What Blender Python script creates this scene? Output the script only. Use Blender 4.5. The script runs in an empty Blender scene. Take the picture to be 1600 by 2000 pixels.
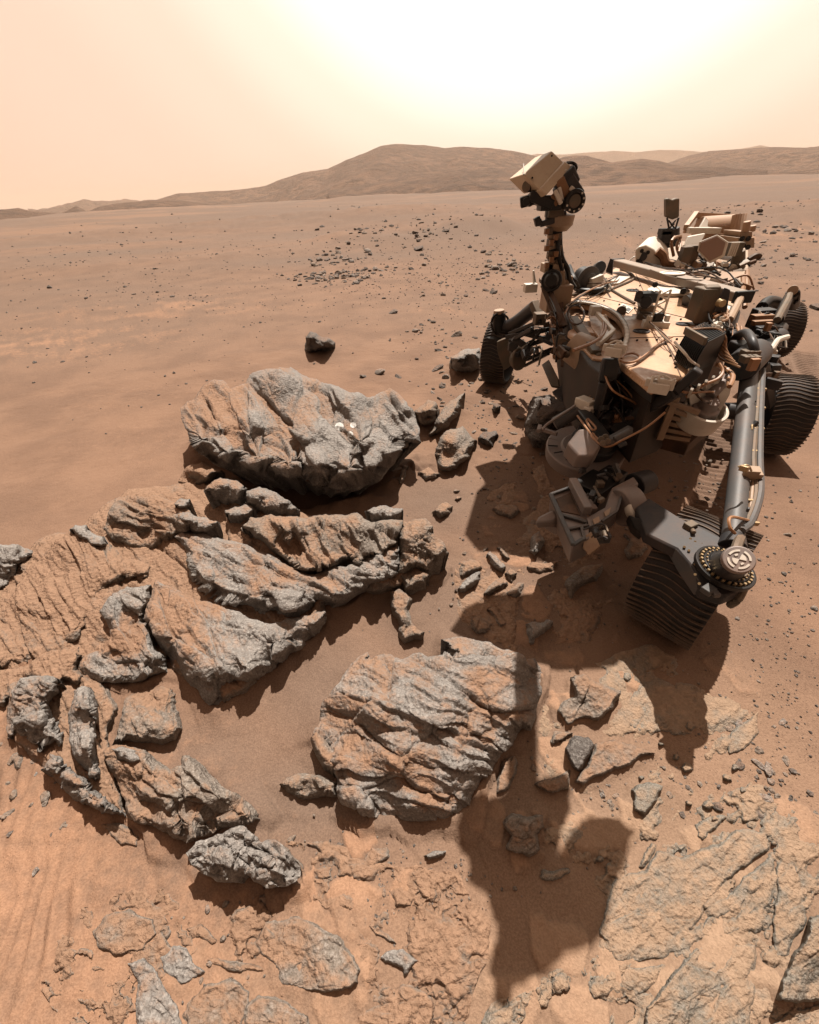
import bpy, bmesh, math, random
import numpy as np
from mathutils import Vector, Matrix
S = bpy.context.scene
COL = S.collection
rad = math.radians
# ------------------------------------------------------------------ camera, world, sun, exposure
CAM_H, FPX, PITCH, ROLL = 1.5, 800.0, rad(38.0), rad(3.0)      # FPX: focal length in photo pixels (photo 1600 x 2000)
_f = np.array([0, math.cos(PITCH), -math.sin(PITCH)]); _r0 = np.array([1.0, 0, 0]); _u0 = np.cross(_r0, _f)
_r = _r0 * math.cos(ROLL) - _u0 * math.sin(ROLL); _u = _u0 * math.cos(ROLL) + _r0 * math.sin(ROLL)
cd = bpy.data.cameras.new('camera'); cam = bpy.data.objects.new('camera', cd); COL.objects.link(cam)
cd.sensor_fit = 'HORIZONTAL'; cd.sensor_width = 36.0; cd.lens = 36.0 * FPX / 1600.0
cd.clip_start = 0.02; cd.clip_end = 20000
cam.matrix_world = Matrix(((_r[0], _u[0], -_f[0], 0), (_r[1], _u[1], -_f[1], 0), (_r[2], _u[2], -_f[2], CAM_H), (0, 0, 0, 1)))
S.camera = cam
S.render.resolution_x, S.render.resolution_y = 819, 1024
SUN_AZ, SUN_EL = rad(18), rad(65)
sun_dir = Vector((math.sin(SUN_AZ) * math.cos(SUN_EL), math.cos(SUN_AZ) * math.cos(SUN_EL), math.sin(SUN_EL)))
sd = bpy.data.lights.new('sun', 'SUN'); sd.energy = 5.0; sd.angle = rad(0.5); sd.color = (1.0, 0.93, 0.84)
so = bpy.data.objects.new('sun', sd); COL.objects.link(so); so.rotation_euler = (-sun_dir).to_track_quat('-Z', 'Y').to_euler()
so.location = (0, 0, 30)
S.view_settings.view_transform = 'Standard'; S.view_settings.look = 'None'
S.view_settings.exposure = 1.12; S.view_settings.gamma = 1
wd = bpy.data.worlds.new('World'); S.world = wd; wd.use_nodes = True
nt = wd.node_tree; nt.nodes.clear()
def wn(t, **k):
    n = nt.nodes.new(t)
    for a, b in k.items(): setattr(n, a, b)
    return n
L = nt.links.new
# dusty Martian sky: butterscotch air, bleached towards the sun (dust scatters forward), a daylight sky node adds its own brightening
tc = wn('ShaderNodeTexCoord'); dot = wn('ShaderNodeVectorMath', operation='DOT_PRODUCT'); dot.inputs[1].default_value = Vector((math.sin(rad(14)) * math.cos(rad(34)), math.cos(rad(14)) * math.cos(rad(34)), math.sin(rad(34))))   # middle of the dust aureole below the sun
L(tc.outputs['Generated'], dot.inputs[0])
rmp = wn('ShaderNodeValToRGB'); cr = rmp.color_ramp; cr.interpolation = 'EASE'
def stop(p, c):
    e = cr.elements.new(p); e.color = (*c, 1)
cr.elements[0].position = 0.0; cr.elements[0].color = (0.30, 0.19, 0.13, 1)
cr.elements[1].position = 1.0; cr.elements[1].color = (1.40, 1.36, 1.26, 1)
stop(0.30, (0.70, 0.47, 0.34)); stop(0.52, (0.98, 0.66, 0.49)); stop(0.70, (1.00, 0.725, 0.56)); stop(0.79, (1.01, 0.80, 0.63)); stop(0.85, (1.08, 0.97, 0.79)); stop(0.90, (1.30, 1.26, 1.12))
L(dot.outputs['Value'], rmp.inputs[0])
sky = wn('ShaderNodeTexSky'); sky.sky_type = 'NISHITA'; sky.sun_disc = False; sky.sun_elevation = SUN_EL; sky.sun_rotation = SUN_AZ
sky.dust_density = 6.0; sky.air_density = 0.4; sky.ozone_density = 0.0
bwn = wn('ShaderNodeRGBToBW'); L(sky.outputs[0], bwn.inputs[0])
tint = wn('ShaderNodeVectorMath', operation='SCALE'); tint.inputs[0].default_value = (0.004, 0.003, 0.002); L(bwn.outputs[0], tint.inputs['Scale'])
addn = wn('ShaderNodeVectorMath', operation='ADD'); L(rmp.outputs[0], addn.inputs[0]); L(tint.outputs[0], addn.inputs[1])
bg = wn('ShaderNodeBackground'); L(addn.outputs[0], bg.inputs[0]); bg.inputs[1].default_value = 0.47
wo = wn('ShaderNodeOutputWorld'); L(bg.outputs[0], wo.inputs[0])
S.cycles.max_bounces = 5; S.cycles.diffuse_bounces = 3; S.cycles.glossy_bounces = 3; S.cycles.use_denoising = True

# ------------------------------------------------------------------ pixel -> place
CP = np.array([0, 0, CAM_H])
def rays(u, v):
    u = np.asarray(u, float); v = np.asarray(v, float)
    return _f + _r * ((u - 800) / FPX)[..., None] - _u * ((v - 1000) / FPX)[..., None]
def Wn(u, v, z):
    d = rays(u, v); t = (np.asarray(z) - CAM_H) / d[..., 2]
    return CP + t[..., None] * d
def W(u, v, z=0.0): return Vector(Wn(np.array(u), np.array(v), np.array(float(z))))       # on a level plane at height z
def Y(u, v, y):                                                                              # on an upright plane at distance y
    d = rays(u, v); return Vector(CP + d * (y / d[1]))
def proj(p):
    d = np.asarray(p) - CP; w = d @ _f
    return 800 + FPX * (d @ _r) / w, 1000 - FPX * (d @ _u) / w

# ------------------------------------------------------------------ noise
def _h(ix, iy, iz, seed):
    n = (ix.astype(np.int64) * 73856093) ^ (iy.astype(np.int64) * 19349663) ^ (iz.astype(np.int64) * 83492791) ^ (seed * 2654435761)
    n &= 0xffffffff; n = ((n >> 15) ^ n) * 0x2c1b3c6d & 0xffffffff; n = ((n >> 12) ^ n) * 0x297a2d39 & 0xffffffff; n ^= n >> 15
    return (n & 0xffffff) / float(0xffffff)
def vn(x, y, z=None, seed=0):
    x0 = np.floor(x); y0 = np.floor(y); fx = x - x0; fy = y - y0
    fx = fx * fx * fx * (fx * (fx * 6 - 15) + 10); fy = fy * fy * fy * (fy * (fy * 6 - 15) + 10)
    if z is None:
        zz = np.zeros(1)
        a = _h(x0, y0, zz, seed); b = _h(x0 + 1, y0, zz, seed); c = _h(x0, y0 + 1, zz, seed); d = _h(x0 + 1, y0 + 1, zz, seed)
        return ((a + (b - a) * fx) * (1 - fy) + (c + (d - c) * fx) * fy) * 2 - 1
    z0 = np.floor(z); fz = z - z0; fz = fz * fz * (3 - 2 * fz); o = 0
    for k, wz in ((0, 1 - fz), (1, fz)):
        a = _h(x0, y0, z0 + k, seed); b = _h(x0 + 1, y0, z0 + k, seed); c = _h(x0, y0 + 1, z0 + k, seed); d = _h(x0 + 1, y0 + 1, z0 + k, seed)
        o = o + wz * ((a + (b - a) * fx) * (1 - fy) + (c + (d - c) * fx) * fy)
    return o * 2 - 1
def fbm(x, y, z=None, o=4, seed=0, g=0.5):
    s = 0; a = 1.0; t = 0
    for i in range(o):
        k = 2.03 ** i; s = s + a * vn(x * k + 17.3 * i, y * k - 9.1 * i, None if z is None else z * k + 5.7 * i, seed + i); t += a; a *= g
    return s / t
def worley(x, y, seed=0):
    x0 = np.floor(x); y0 = np.floor(y); zz = np.zeros(1)
    f1 = np.full(x.shape, 9.0); f2 = f1.copy(); cx = x0.copy(); cy = y0.copy(); px = x.copy(); py = y.copy()
    for i in (-1, 0, 1):
        for j in (-1, 0, 1):
            gx = x0 + i; gy = y0 + j
            qx = gx + _h(gx, gy, zz, seed); qy = gy + _h(gx, gy, zz, seed + 7)
            d = np.hypot(x - qx, y - qy); m = d < f1
            f2 = np.where(m, f1, np.minimum(f2, d)); f1 = np.where(m, d, f1)
            cx = np.where(m, gx, cx); cy = np.where(m, gy, cy); px = np.where(m, qx, px); py = np.where(m, qy, py)
    return f1, f2, cx, cy, px, py
def sst(a, b, x):
    t = np.clip((x - a) / (b - a), 0, 1); return t * t * (3 - 2 * t)

# ------------------------------------------------------------------ materials
def mat(name):
    m = bpy.data.materials.new(name); m.use_nodes = True
    t = m.node_tree; b = t.nodes['Principled BSDF']
    return m, t, b
def N(t, kind, ins=None, **k):
    n = t.nodes.new(kind)
    for a, b in k.items(): setattr(n, a, b)
    for a, b in (ins or {}).items():
        if isinstance(b, bpy.types.NodeSocket): t.links.new(b, n.inputs[a])
        else: n.inputs[a].default_value = b
    return n
def mixc(t, fac, a, b, mode='MIX'):
    n = t.nodes.new('ShaderNodeMix'); n.data_type = 'RGBA'; n.blend_type = mode
    for i, x in ((0, fac), (6, a), (7, b)):
        if isinstance(x, bpy.types.NodeSocket): t.links.new(x, n.inputs[i])
        else: n.inputs[i].default_value = x if i == 0 else (*x, 1)
    return n.outputs[2]
def ramp(t, x, a, b, lo=0.0, hi=1.0):
    n = N(t, 'ShaderNodeMapRange', {0: x, 1: a, 2: b, 3: lo, 4: hi}); n.interpolation_type = 'SMOOTHSTEP'; return n.outputs[0]
def noise(t, vec, scale, detail=4, rough=0.55):
    return N(t, 'ShaderNodeTexNoise', {'Vector': vec, 'Scale': scale, 'Detail': detail, 'Roughness': rough}).outputs[0]
def attr(t, nm): return N(t, 'ShaderNodeAttribute', attribute_name=nm).outputs['Fac']
def math_(t, op, a, b=0.0, clamp=False):
    n = N(t, 'ShaderNodeMath', {0: a, 1: b}, operation=op); n.use_clamp = clamp; return n.outputs[0]

SAND = (0.1530, 0.0890, 0.0580); DUST = (0.2268, 0.1253, 0.0763); DARKSAND = (0.0980, 0.0680, 0.0520); GREY = (0.225, 0.200, 0.180); PALE = (0.2230, 0.1540, 0.1050)
def ground_material():
    m, t, b = mat('martian_sand'); g = N(t, 'ShaderNodeNewGeometry').outputs['Position']
    n1 = noise(t, g, 1.6, 6); n2 = noise(t, g, 26, 5, 0.6); n3 = noise(t, g, 190, 3, 0.6); n4 = noise(t, g, 0.06, 5)
    c = mixc(t, ramp(t, n1, 0.36, 0.66), SAND, (0.1116, 0.0648, 0.0432))
    c = mixc(t, ramp(t, n4, 0.42, 0.62, 0, 0.55), c, (0.1008, 0.0619, 0.0418))
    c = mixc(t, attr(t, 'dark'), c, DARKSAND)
    lt = math_(t, 'ADD', attr(t, 'tone'), math_(t, 'MULTIPLY', math_(t, 'SUBTRACT', n2, 0.5), 0.9))
    c = mixc(t, ramp(t, lt, 0.15, 0.75), c, DUST)
    c = mixc(t, attr(t, 'pale'), c, PALE)
    c = mixc(t, ramp(t, n3, 0.30, 0.72, 0.0, 1.0), mixc(t, 0.22, c, (0.0360, 0.0216, 0.0144)), mixc(t, 0.10, c, (0.3600, 0.2376, 0.1584)))
    v = N(t, 'ShaderNodeTexVoronoi', {'Vector': g, 'Scale': 95.0}); gr = ramp(t, v.outputs['Distance'], 0.05, 0.24, 1.0, 0.0)
    spk = math_(t, 'MULTIPLY', gr, ramp(t, noise(t, g, 9, 3), 0.50, 0.66, 0, 0.55)); spk = math_(t, 'MULTIPLY', spk, attr(t, 'grit'))
    c = mixc(t, spk, c, (0.0648, 0.0468, 0.0396))
    t.links.new(c, b.inputs['Base Color']); b.inputs['Roughness'].default_value = 0.95; b.inputs['Specular IOR Level'].default_value = 0.15
    hh = math_(t, 'ADD', math_(t, 'MULTIPLY', n3, 0.5), math_(t, 'MULTIPLY', n2, 1.6)); hh = math_(t, 'ADD', hh, math_(t, 'MULTIPLY', gr, attr(t, 'grit')))
    bp = N(t, 'ShaderNodeBump', {'Height': hh, 'Strength': 0.6, 'Distance': 0.007}); t.links.new(bp.outputs[0], b.inputs['Normal'])
    return m
def rock_material(name, grey=GREY, dust=(0.205, 0.122, 0.078), gran=1.0, fine=70.0):
    m, t, b = mat(name); g = N(t, 'ShaderNodeNewGeometry').outputs['Position']
    n1 = noise(t, g, 7, 6, 0.62); n2 = noise(t, g, 42, 5, 0.65); n3 = noise(t, g, fine * 2.6, 3, 0.65)
    v = N(t, 'ShaderNodeTexVoronoi', {'Vector': g, 'Scale': fine})
    gc = mixc(t, ramp(t, n1, 0.30, 0.70), tuple(0.72 * x for x in grey), tuple(1.22 * x for x in grey))
    gc = mixc(t, ramp(t, n3, 0.35, 0.70), mixc(t, 0.42, gc, (0.0504, 0.0418, 0.0360)), mixc(t, 0.35, gc, (0.3312, 0.3096, 0.2880)))
    gc = mixc(t, ramp(t, v.outputs['Distance'], 0.25, 0.62, 0.0, 0.4), gc, tuple(0.45 * x for x in grey))
    dc = mixc(t, ramp(t, n2, 0.3, 0.75), tuple(0.80 * x for x in dust), tuple(1.10 * x for x in dust))
    f = math_(t, 'ADD', attr(t, 'dust'), math_(t, 'MULTIPLY', math_(t, 'SUBTRACT', n2, 0.5), 0.9))
    f = math_(t, 'ADD', f, math_(t, 'MULTIPLY', math_(t, 'SUBTRACT', n3, 0.5), 0.5))
    nz = N(t, 'ShaderNodeSeparateXYZ', {0: N(t, 'ShaderNodeNewGeometry').outputs['Normal']}).outputs[2]
    f = math_(t, 'ADD', f, math_(t, 'MULTIPLY', math_(t, 'SUBTRACT', nz, 0.86), 0.8))
    c = mixc(t, ramp(t, f, 0.05, 0.95), gc, dc)
    t.links.new(c, b.inputs['Base Color']); b.inputs['Roughness'].default_value = 0.92; b.inputs['Specular IOR Level'].default_value = 0.2
    hh = math_(t, 'ADD', math_(t, 'MULTIPLY', n3, 0.55), math_(t, 'MULTIPLY', n2, 1.5)); hh = math_(t, 'SUBTRACT', hh, math_(t, 'MULTIPLY', v.outputs['Distance'], 0.8 * gran))
    bp = N(t, 'ShaderNodeBump', {'Height': hh, 'Strength': 0.9, 'Distance': 0.010}); t.links.new(bp.outputs[0], b.inputs['Normal'])
    return m
M_GROUND = ground_material()
M_ROCK = rock_material('grey_crusted_rock')
M_TAN = rock_material('tan_dusty_rock', (0.185, 0.148, 0.118), (0.205, 0.124, 0.080))
M_PALE = rock_material('pale_flagstone', (0.1944, 0.1728, 0.1404), (0.2480, 0.1680, 0.1130), 0.6, 110.0)
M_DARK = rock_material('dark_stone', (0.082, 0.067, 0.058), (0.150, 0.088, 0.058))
def paint(name, col, rough=0.45, metal=0.0, dust=0.35, dcol=(0.26, 0.14, 0.085), scale=9.0):
    m, t, b = mat(name); b.inputs['Specular IOR Level'].default_value = 0.5 if max(col) > .1 else 0.22; g = N(t, 'ShaderNodeTexCoord').outputs['Object']
    n1 = noise(t, g, scale, 6, 0.6); n2 = noise(t, g, scale * 9, 4, 0.6); geo = N(t, 'ShaderNodeNewGeometry')
    up = N(t, 'ShaderNodeSeparateXYZ', {0: geo.outputs['Normal']}).outputs[2]
    d = math_(t, 'ADD', math_(t, 'MULTIPLY', ramp(t, n1, 0.35, 0.68), dust), math_(t, 'MULTIPLY', ramp(t, up, 0.2, 0.95), dust * 0.3))
    d = math_(t, 'MULTIPLY', d, ramp(t, n2, 0.25, 0.6, 0.55, 1.0), True)
    c = mixc(t, d, col, dcol)
    c = mixc(t, ramp(t, n2, 0.58, 0.75, 0, 0.25), c, tuple(0.4 * x for x in col))
    t.links.new(c, b.inputs['Base Color']); b.inputs['Metallic'].default_value = metal
    r = math_(t, 'ADD', math_(t, 'MULTIPLY', d, 0.45), rough, True); t.links.new(r, b.inputs['Roughness'])
    bp = N(t, 'ShaderNodeBump', {'Height': n2, 'Strength': 0.12, 'Distance': 0.003}); t.links.new(bp.outputs[0], b.inputs['Normal'])
    return m

# ------------------------------------------------------------------ mesh helpers
def mesh_np(name, V, Fq, smooth=True):
    me = bpy.data.meshes.new(name); V = np.asarray(V, np.float32); Fq = np.asarray(Fq, np.int32)
    me.vertices.add(len(V)); me.vertices.foreach_set('co', V.ravel())
    me.loops.add(Fq.size); me.loops.foreach_set('vertex_index', Fq.ravel())
    me.polygons.add(len(Fq)); k = Fq.shape[1]
    me.polygons.foreach_set('loop_start', np.arange(len(Fq), dtype=np.int32) * k)
    me.polygons.foreach_set('loop_total', np.full(len(Fq), k, np.int32))
    me.polygons.foreach_set('use_smooth', np.full(len(Fq), smooth, bool))
    me.update(calc_edges=True); me.validate(); return me
def set_attr(me, nm, a):
    at = me.attributes.new(nm, 'FLOAT', 'POINT'); at.data.foreach_set('value', np.asarray(a, np.float32))
def link(name, me, parent=None, loc=None):
    o = bpy.data.objects.new(name, me); COL.objects.link(o)
    if parent: o.parent = parent
    if loc is not None: o.location = loc
    return o
def tag(o, label=None, cat=None, group=None, kind=None):
    for k, v in (('label', label), ('category', cat), ('group', group), ('kind', kind)):
        if v: o[k] = v
    return o
# ------------------------------------------------------------------ ground (one sheet to the horizon)
GO = np.array([0.15, -1.3])                                    # centre of the polar net, behind the photographer
tracks = [((1398, 1010), (1432, 800), .15), ((1565, 775), (1470, 600), .17), ((1560, 690), (1590, 800), .17), ((1330, 1120), (1400, 1000), .16)]
tracks = [(np.array(W(*a)[:2]), np.array(W(*b)[:2]), w) for a, b, w in tracks]
def spots(x, y, lst):
    o = 0
    for (u, v, rx, ry, a) in lst:
        c = W(u, v); o = np.maximum(o, a * np.exp(-(((x - c.x) / rx) ** 2 + ((y - c.y) / ry) ** 2)))
    return o
SWELLS = [(830, 470, 5.0, 2.6, .42), (330, 520, 6.0, 2.2, .18), (1500, 430, 12, 5, .6), (100, 470, 9, 4, .35), (700, 430, 14, 6, .7)]   # low rises of the plain: photo pixel, radii, height
def ground_z(x, y):
    r = np.hypot(x, y)
    z = 0.030 * fbm(x * 0.7, y * 0.7, o=3, seed=3) * sst(0.5, 3, r) + 0.010 * fbm(x * 3, y * 3, o=3, seed=5) + 0.0035 * fbm(x * 14, y * 14, o=3, seed=6)
    z = z + 0.35 * fbm(x * 0.09, y * 0.09, o=4, seed=9) * sst(7, 40, r) + 2.2 * fbm(x * 0.012, y * 0.012, o=4, seed=11) * sst(40, 250, r) - 7.0 * sst(150, 1200, r)
    for (u_, v_, rx, ry, h_) in SWELLS:
        c_ = W(u_, v_); z = z + h_ * np.exp(-(((x - c_.x) / rx) ** 2 + ((y - c_.y) / ry) ** 2)) * (1 + .35 * fbm(x * .8, y * .8, o=3, seed=13))
    return z
nr1, nr2, na = 640, 230, 820
rr = np.concatenate([np.linspace(0.35, 7.0, nr1), 7.0 * (4500 / 7.0) ** (np.arange(1, nr2 + 1) / nr2)])
aa = np.linspace(rad(-84), rad(84), na); aa = aa * (0.72 + 0.28 * (aa / aa[-1]) ** 2)
R_, A_ = np.meshgrid(rr, aa, indexing='ij'); gx = (GO[0] + R_ * np.sin(A_)).ravel(); gy = (GO[1] + R_ * np.cos(A_)).ravel()
gz = ground_z(gx, gy)
near = sst(6.5, 4.0, np.hypot(gx, gy - 1))
# wind ripples in the loose sand lower left, faint ones elsewhere
wv = fbm(gx * 2.2, gy * 2.2, o=3, seed=21)
rip = np.sin((gx * 0.92 + gy * 0.40 + 0.16 * wv) * 2 * np.pi / 0.062 + 2.2 * wv)
ripm = np.clip(spots(gx, gy, [(90, 1800, .30, .30, 1.0), (330, 1720, .35, .12, .55), (560, 1740, .35, .10, .5), (40, 1550, .25, .25, .7)]), 0, 1)
gz += 0.008 * rip * ripm * (0.4 + 0.6 * sst(-.3, .4, fbm(gx * 5, gy * 5, o=2, seed=23)))
# broken crust plates poking through the dust
f1, f2, cx_, cy_, _, _ = worley(gx * 6.5 + .5 * wv, gy * 6.5 + .5 * wv, 31)
plate = sst(0.06, 0.22, f2 - f1) * (_h(cx_, cy_, np.zeros(1), 77) > .45)
platem = np.clip(spots(gx, gy, [(1350, 1480, .4, .4, 1), (1250, 1550, .4, .35, 1), (1150, 1400, .35, .3, 1), (1300, 1370, .35, .3, 1), (1450, 1650, .4, .4, 1), (1150, 1620, .35, .3, 1), (1050, 1800, .3, .3, .9), (1300, 1850, .5, .5, 1), (1530, 1900, .4, .4, 1), (1080, 1450, .3, .25, .9), (700, 1700, .35, .12, 1), (850, 1720, .3, .12, .9), (500, 1900, .45, .16, .8), (760, 1930, .25, .12, .9), (1060, 1080, .35, .4, .9), (1080, 1000, .35, .3, .8), (1010, 1200, .3, .2, .8), (1330, 1050, .3, .3, .5), (1000, 1800, .2, .2, .7), (1500, 1900, .3, .3, .5)]), 0, 1)
pe = fbm(gx * 9, gy * 9, o=4, seed=33)
pl = sst(.35, .6, plate) * platem * sst(-.22, -.08, pe)
gz += 0.009 * pl + 0.006 * pl * fbm(gx * 40, gy * 40, o=2, seed=35)
# wheel tracks with grouser marks
trk = np.zeros_like(gx)
for a, b, w in tracks:
    d = b - a; ln = np.hypot(*d); d = d / ln; s = (gx - a[0]) * d[0] + (gy - a[1]) * d[1]; n = -(gx - a[0]) * d[1] + (gy - a[1]) * d[0] + 0.02 * np.sin(s * 3)
    ins = sst(w, w - .03, np.abs(n)) * sst(-.1, .05, s) * sst(ln + .1, ln - .05, s)
    rim = np.exp(-((np.abs(n) - w - .02) / .03) ** 2) * sst(-.1, .1, s) * sst(ln + .1, ln - .1, s)
    gz += ins * (-0.022 + 0.010 * np.sin(2 * np.pi * (s + .012 * np.sin(n * 22)) / 0.062)) + 0.010 * rim
    trk = np.maximum(trk, ins)
# low drift of sand in the hollow between the slabs
dr = spots(gx, gy, [(640, 1560, .30, .10, 1), (900, 1190, .4, .3, .5)]); gz -= 0.012 * dr
gz -= 0.22 * spots(gx, gy, [(560, 950, .42, .2, 1.0), (430, 900, .25, .15, .7)])
V = np.stack([gx, gy, gz], 1)
idx = np.arange(len(rr) * na).reshape(len(rr), na)
Fq = np.stack([idx[:-1, :-1], idx[:-1, 1:], idx[1:, 1:], idx[1:, :-1]], -1).reshape(-1, 4)[:, ::-1]
me = mesh_np('ground', V, Fq)
st = fbm(gx * 1.4 + gy * .3, gy * 4.2 - gx * .5, o=6, seed=41, g=.7)
tone = spots(gx, gy, [(330, 600, 3.4, 1.8, .52), (100, 665, 2.6, 1.4, .55), (560, 590, 2.0, .9, .42), (880, 608, .7, .4, .7), (1480, 470, 9, 2.5, .5), (200, 770, 1.6, .7, .25)]) * sst(-.45, .45, st)
tone = np.maximum(tone, pl * 0.75); tone = np.maximum(tone, ripm * sst(.0, .8, rip) * .9 * sst(-.2, .3, fbm(gx * 4, gy * 4, o=2, seed=25)))
tone = np.maximum(tone, spots(gx, gy, [(60, 1700, .5, .5, .55), (250, 1930, .6, .3, .55), (20, 1350, .4, .5, .45), (650, 1800, .5, .15, .35), (300, 850, 1.2, .6, .18)]))
far = sst(9, 60, np.hypot(gx, gy)); band = fbm(gx * .02, gy * .07, o=4, seed=43)
tone = tone + far * .35 * sst(0.0, .4, band)
set_attr(me, 'tone', tone)
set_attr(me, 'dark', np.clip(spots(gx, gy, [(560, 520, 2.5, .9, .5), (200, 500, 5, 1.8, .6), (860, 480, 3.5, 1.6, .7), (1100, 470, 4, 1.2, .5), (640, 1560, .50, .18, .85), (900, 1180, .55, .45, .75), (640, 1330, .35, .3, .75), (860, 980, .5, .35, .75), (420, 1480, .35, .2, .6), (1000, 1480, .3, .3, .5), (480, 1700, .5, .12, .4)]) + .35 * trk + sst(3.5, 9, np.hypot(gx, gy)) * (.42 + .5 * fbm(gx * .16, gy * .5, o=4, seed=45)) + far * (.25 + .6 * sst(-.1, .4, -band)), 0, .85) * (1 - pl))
set_attr(me, 'pale', np.clip(spots(gx, gy, [(1350, 1800, .55, .55, .85), (1400, 1480, .5, .5, .5), (1000, 1950, .45, .25, .6), (600, 1950, .5, .2, .35)]) * (.55 + .45 * pl), 0, 1))
set_attr(me, 'grit', np.clip(spots(gx, gy, [(1530, 1250, .8, 1.0, .9), (1500, 1450, .6, .6, .9), (1550, 500, 5, 3, .8), (300, 560, 5, 3, .7), (850, 540, 2.5, 1.4, .9), (120, 1600, .4, .4, .35)]), .08, 1))
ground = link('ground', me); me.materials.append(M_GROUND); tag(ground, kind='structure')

# ------------------------------------------------------------------ hills on the horizon
def hill_material():
    m, t, b = mat('hill_soil'); g = N(t, 'ShaderNodeNewGeometry'); p = g.outputs['Position']
    n1 = noise(t, p, 0.012, 7, 0.6); n2 = noise(t, p, 0.09, 8, 0.7)
    c = mixc(t, ramp(t, n1, 0.42, 0.58), (0.118, 0.073, 0.051), (0.158, 0.096, 0.065))
    c = mixc(t, ramp(t, n2, 0.44, 0.58, 0, 0.9), c, (0.080, 0.054, 0.041))
    t.links.new(c, b.inputs['Base Color']); b.inputs['Roughness'].default_value = 0.95; b.inputs['Specular IOR Level'].default_value = 0.1
    bp = N(t, 'ShaderNodeBump', {'Height': n2, 'Strength': 1.0, 'Distance': 9.0}); t.links.new(bp.outputs[0], b.inputs['Normal'])
    return m
M_HILL = hill_material()
def hill(pts, D, depth, seed, rough):
    u = np.array([p[0] for p in pts], float); v = np.array([p[1] for p in pts], float)
    uu = np.arange(u[0], u[-1] + 1, 2.0); vv = np.interp(uu, u, v)
    k = np.array([.25, .5, .25]); vv = np.convolve(np.pad(vv, 1, 'edge'), k, 'valid') + 0.9 * fbm(uu / 30, uu * 0 + seed, o=4, seed=seed, g=.65)
    d = rays(uu, vv); hor = np.hypot(d[:, 0], d[:, 1]); az = np.arctan2(d[:, 0], d[:, 1]); el = d[:, 2] / hor
    zc = CAM_H + D * el; nrow = 60; tt = np.linspace(-1, 1, nrow)
    T, AZ = np.meshgrid(tt, az, indexing='ij'); ZC = np.broadcast_to(zc, T.shape)
    Rr = D + depth * T; x = Rr * np.sin(AZ); y = Rr * np.cos(AZ)
    prof = np.where(T <= 0, (1 - np.abs(T)) ** 1.9, (1 - np.abs(T)) ** .9)
    nz = fbm(x / (depth * .45), y / (depth * .45), o=6, seed=seed, g=.55); gul = 1 - np.abs(fbm(x / (depth * .22), y / (depth * .6), o=5, seed=seed + 5))
    base = -0.012 * D
    z = base + (ZC - base) * prof + rough * (nz + .7 * (gul - .8)) * (1 - prof ** 3) * np.minimum(1, 4 * prof) + rough * .10 * nz
    n = len(uu); idx = np.arange(nrow * n).reshape(nrow, n)
    F_ = np.stack([idx[:-1, :-1], idx[:-1, 1:], idx[1:, 1:], idx[1:, :-1]], -1).reshape(-1, 4)[:, ::-1]
    me = mesh_np('hill', np.stack([x, y, z], -1).reshape(-1, 3), F_); me.materials.append(M_HILL)
    return tag(link('hill', me), kind='structure')
hill([(-260, 418), (-100, 410), (0, 408), (20, 406), (35, 404), (60, 411), (95, 413), (118, 415), (128, 411), (147, 400), (160, 406), (170, 413), (190, 403), (230, 396), (300, 390), (360, 392), (420, 400), (500, 404)], 480, 330, 51, 8)
hill([(60, 420), (150, 412), (250, 400), (275, 393), (300, 387), (345, 374), (385, 372), (430, 370), (480, 366), (520, 360), (545, 350), (590, 335), (640, 328), (690, 312), (718, 297), (745, 286), (775, 282), (830, 284), (870, 290), (900, 287), (950, 290), (1000, 296), (1050, 306), (1120, 326), (1200, 345)], 820, 640, 52, 30)
hill([(960, 312), (1050, 299), (1100, 300), (1150, 296), (1200, 293), (1240, 296), (1290, 291), (1330, 292), (1370, 295), (1440, 291), (1470, 285), (1485, 282), (1510, 287), (1560, 292), (1800, 300)], 2400, 700, 53, 16)
hill([(640, 372), (760, 350), (830, 334), (900, 325), (960, 323), (1010, 328), (1070, 322), (1100, 306), (1120, 303), (1145, 303), (1170, 309), (1195, 317), (1225, 313), (1255, 309), (1285, 313), (1310, 320), (1400, 330), (1500, 335)], 480, 380, 54, 10)
hill([(1230, 332), (1305, 317), (1345, 303), (1385, 294), (1440, 290), (1490, 288), (1530, 289), (1570, 291), (1620, 289), (1700, 292), (1900, 310)], 900, 680, 55, 24)
# ------------------------------------------------------------------ rocks: outline from the photo, own height, thickness and relief
REG = {3: (320, 680, .4), 4: (0, 900, .5625), 5: (0, 1250, .4375), 6: (520, 1200, .375), 7: (800, 1200, .5), 8: (0, 1600, .5625), 2: (900, 660, .4375), 9: (820, 880, .275), 1: (600, 420, .2875)}
def idw(u, v, pts):
    a = np.zeros_like(u); b = np.zeros_like(u)
    for (x, y, z) in pts:
        w = 1.0 / (((u - x) ** 2 + (v - y) ** 2) + 40.0) ** 1.4; a += w * z; b += w
    return a / b
def jag(P, amp, seed):
    P = np.array(P, float); rng = np.random.RandomState(seed)
    for it in range(5):
        Q = np.roll(P, -1, 0); ln = np.hypot(*(Q - P).T)[:, None]; nrm = np.stack([(Q - P)[:, 1], -(Q - P)[:, 0]], 1) / np.maximum(ln, 1e-6)
        if ln.mean() < 2.5: break
        M_ = (P + Q) / 2 + nrm * ln * rng.uniform(-amp, amp, len(P))[:, None]
        P = np.stack([P, M_], 1).reshape(-1, 2)
    return P
RN = [0]; RING = []
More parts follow.
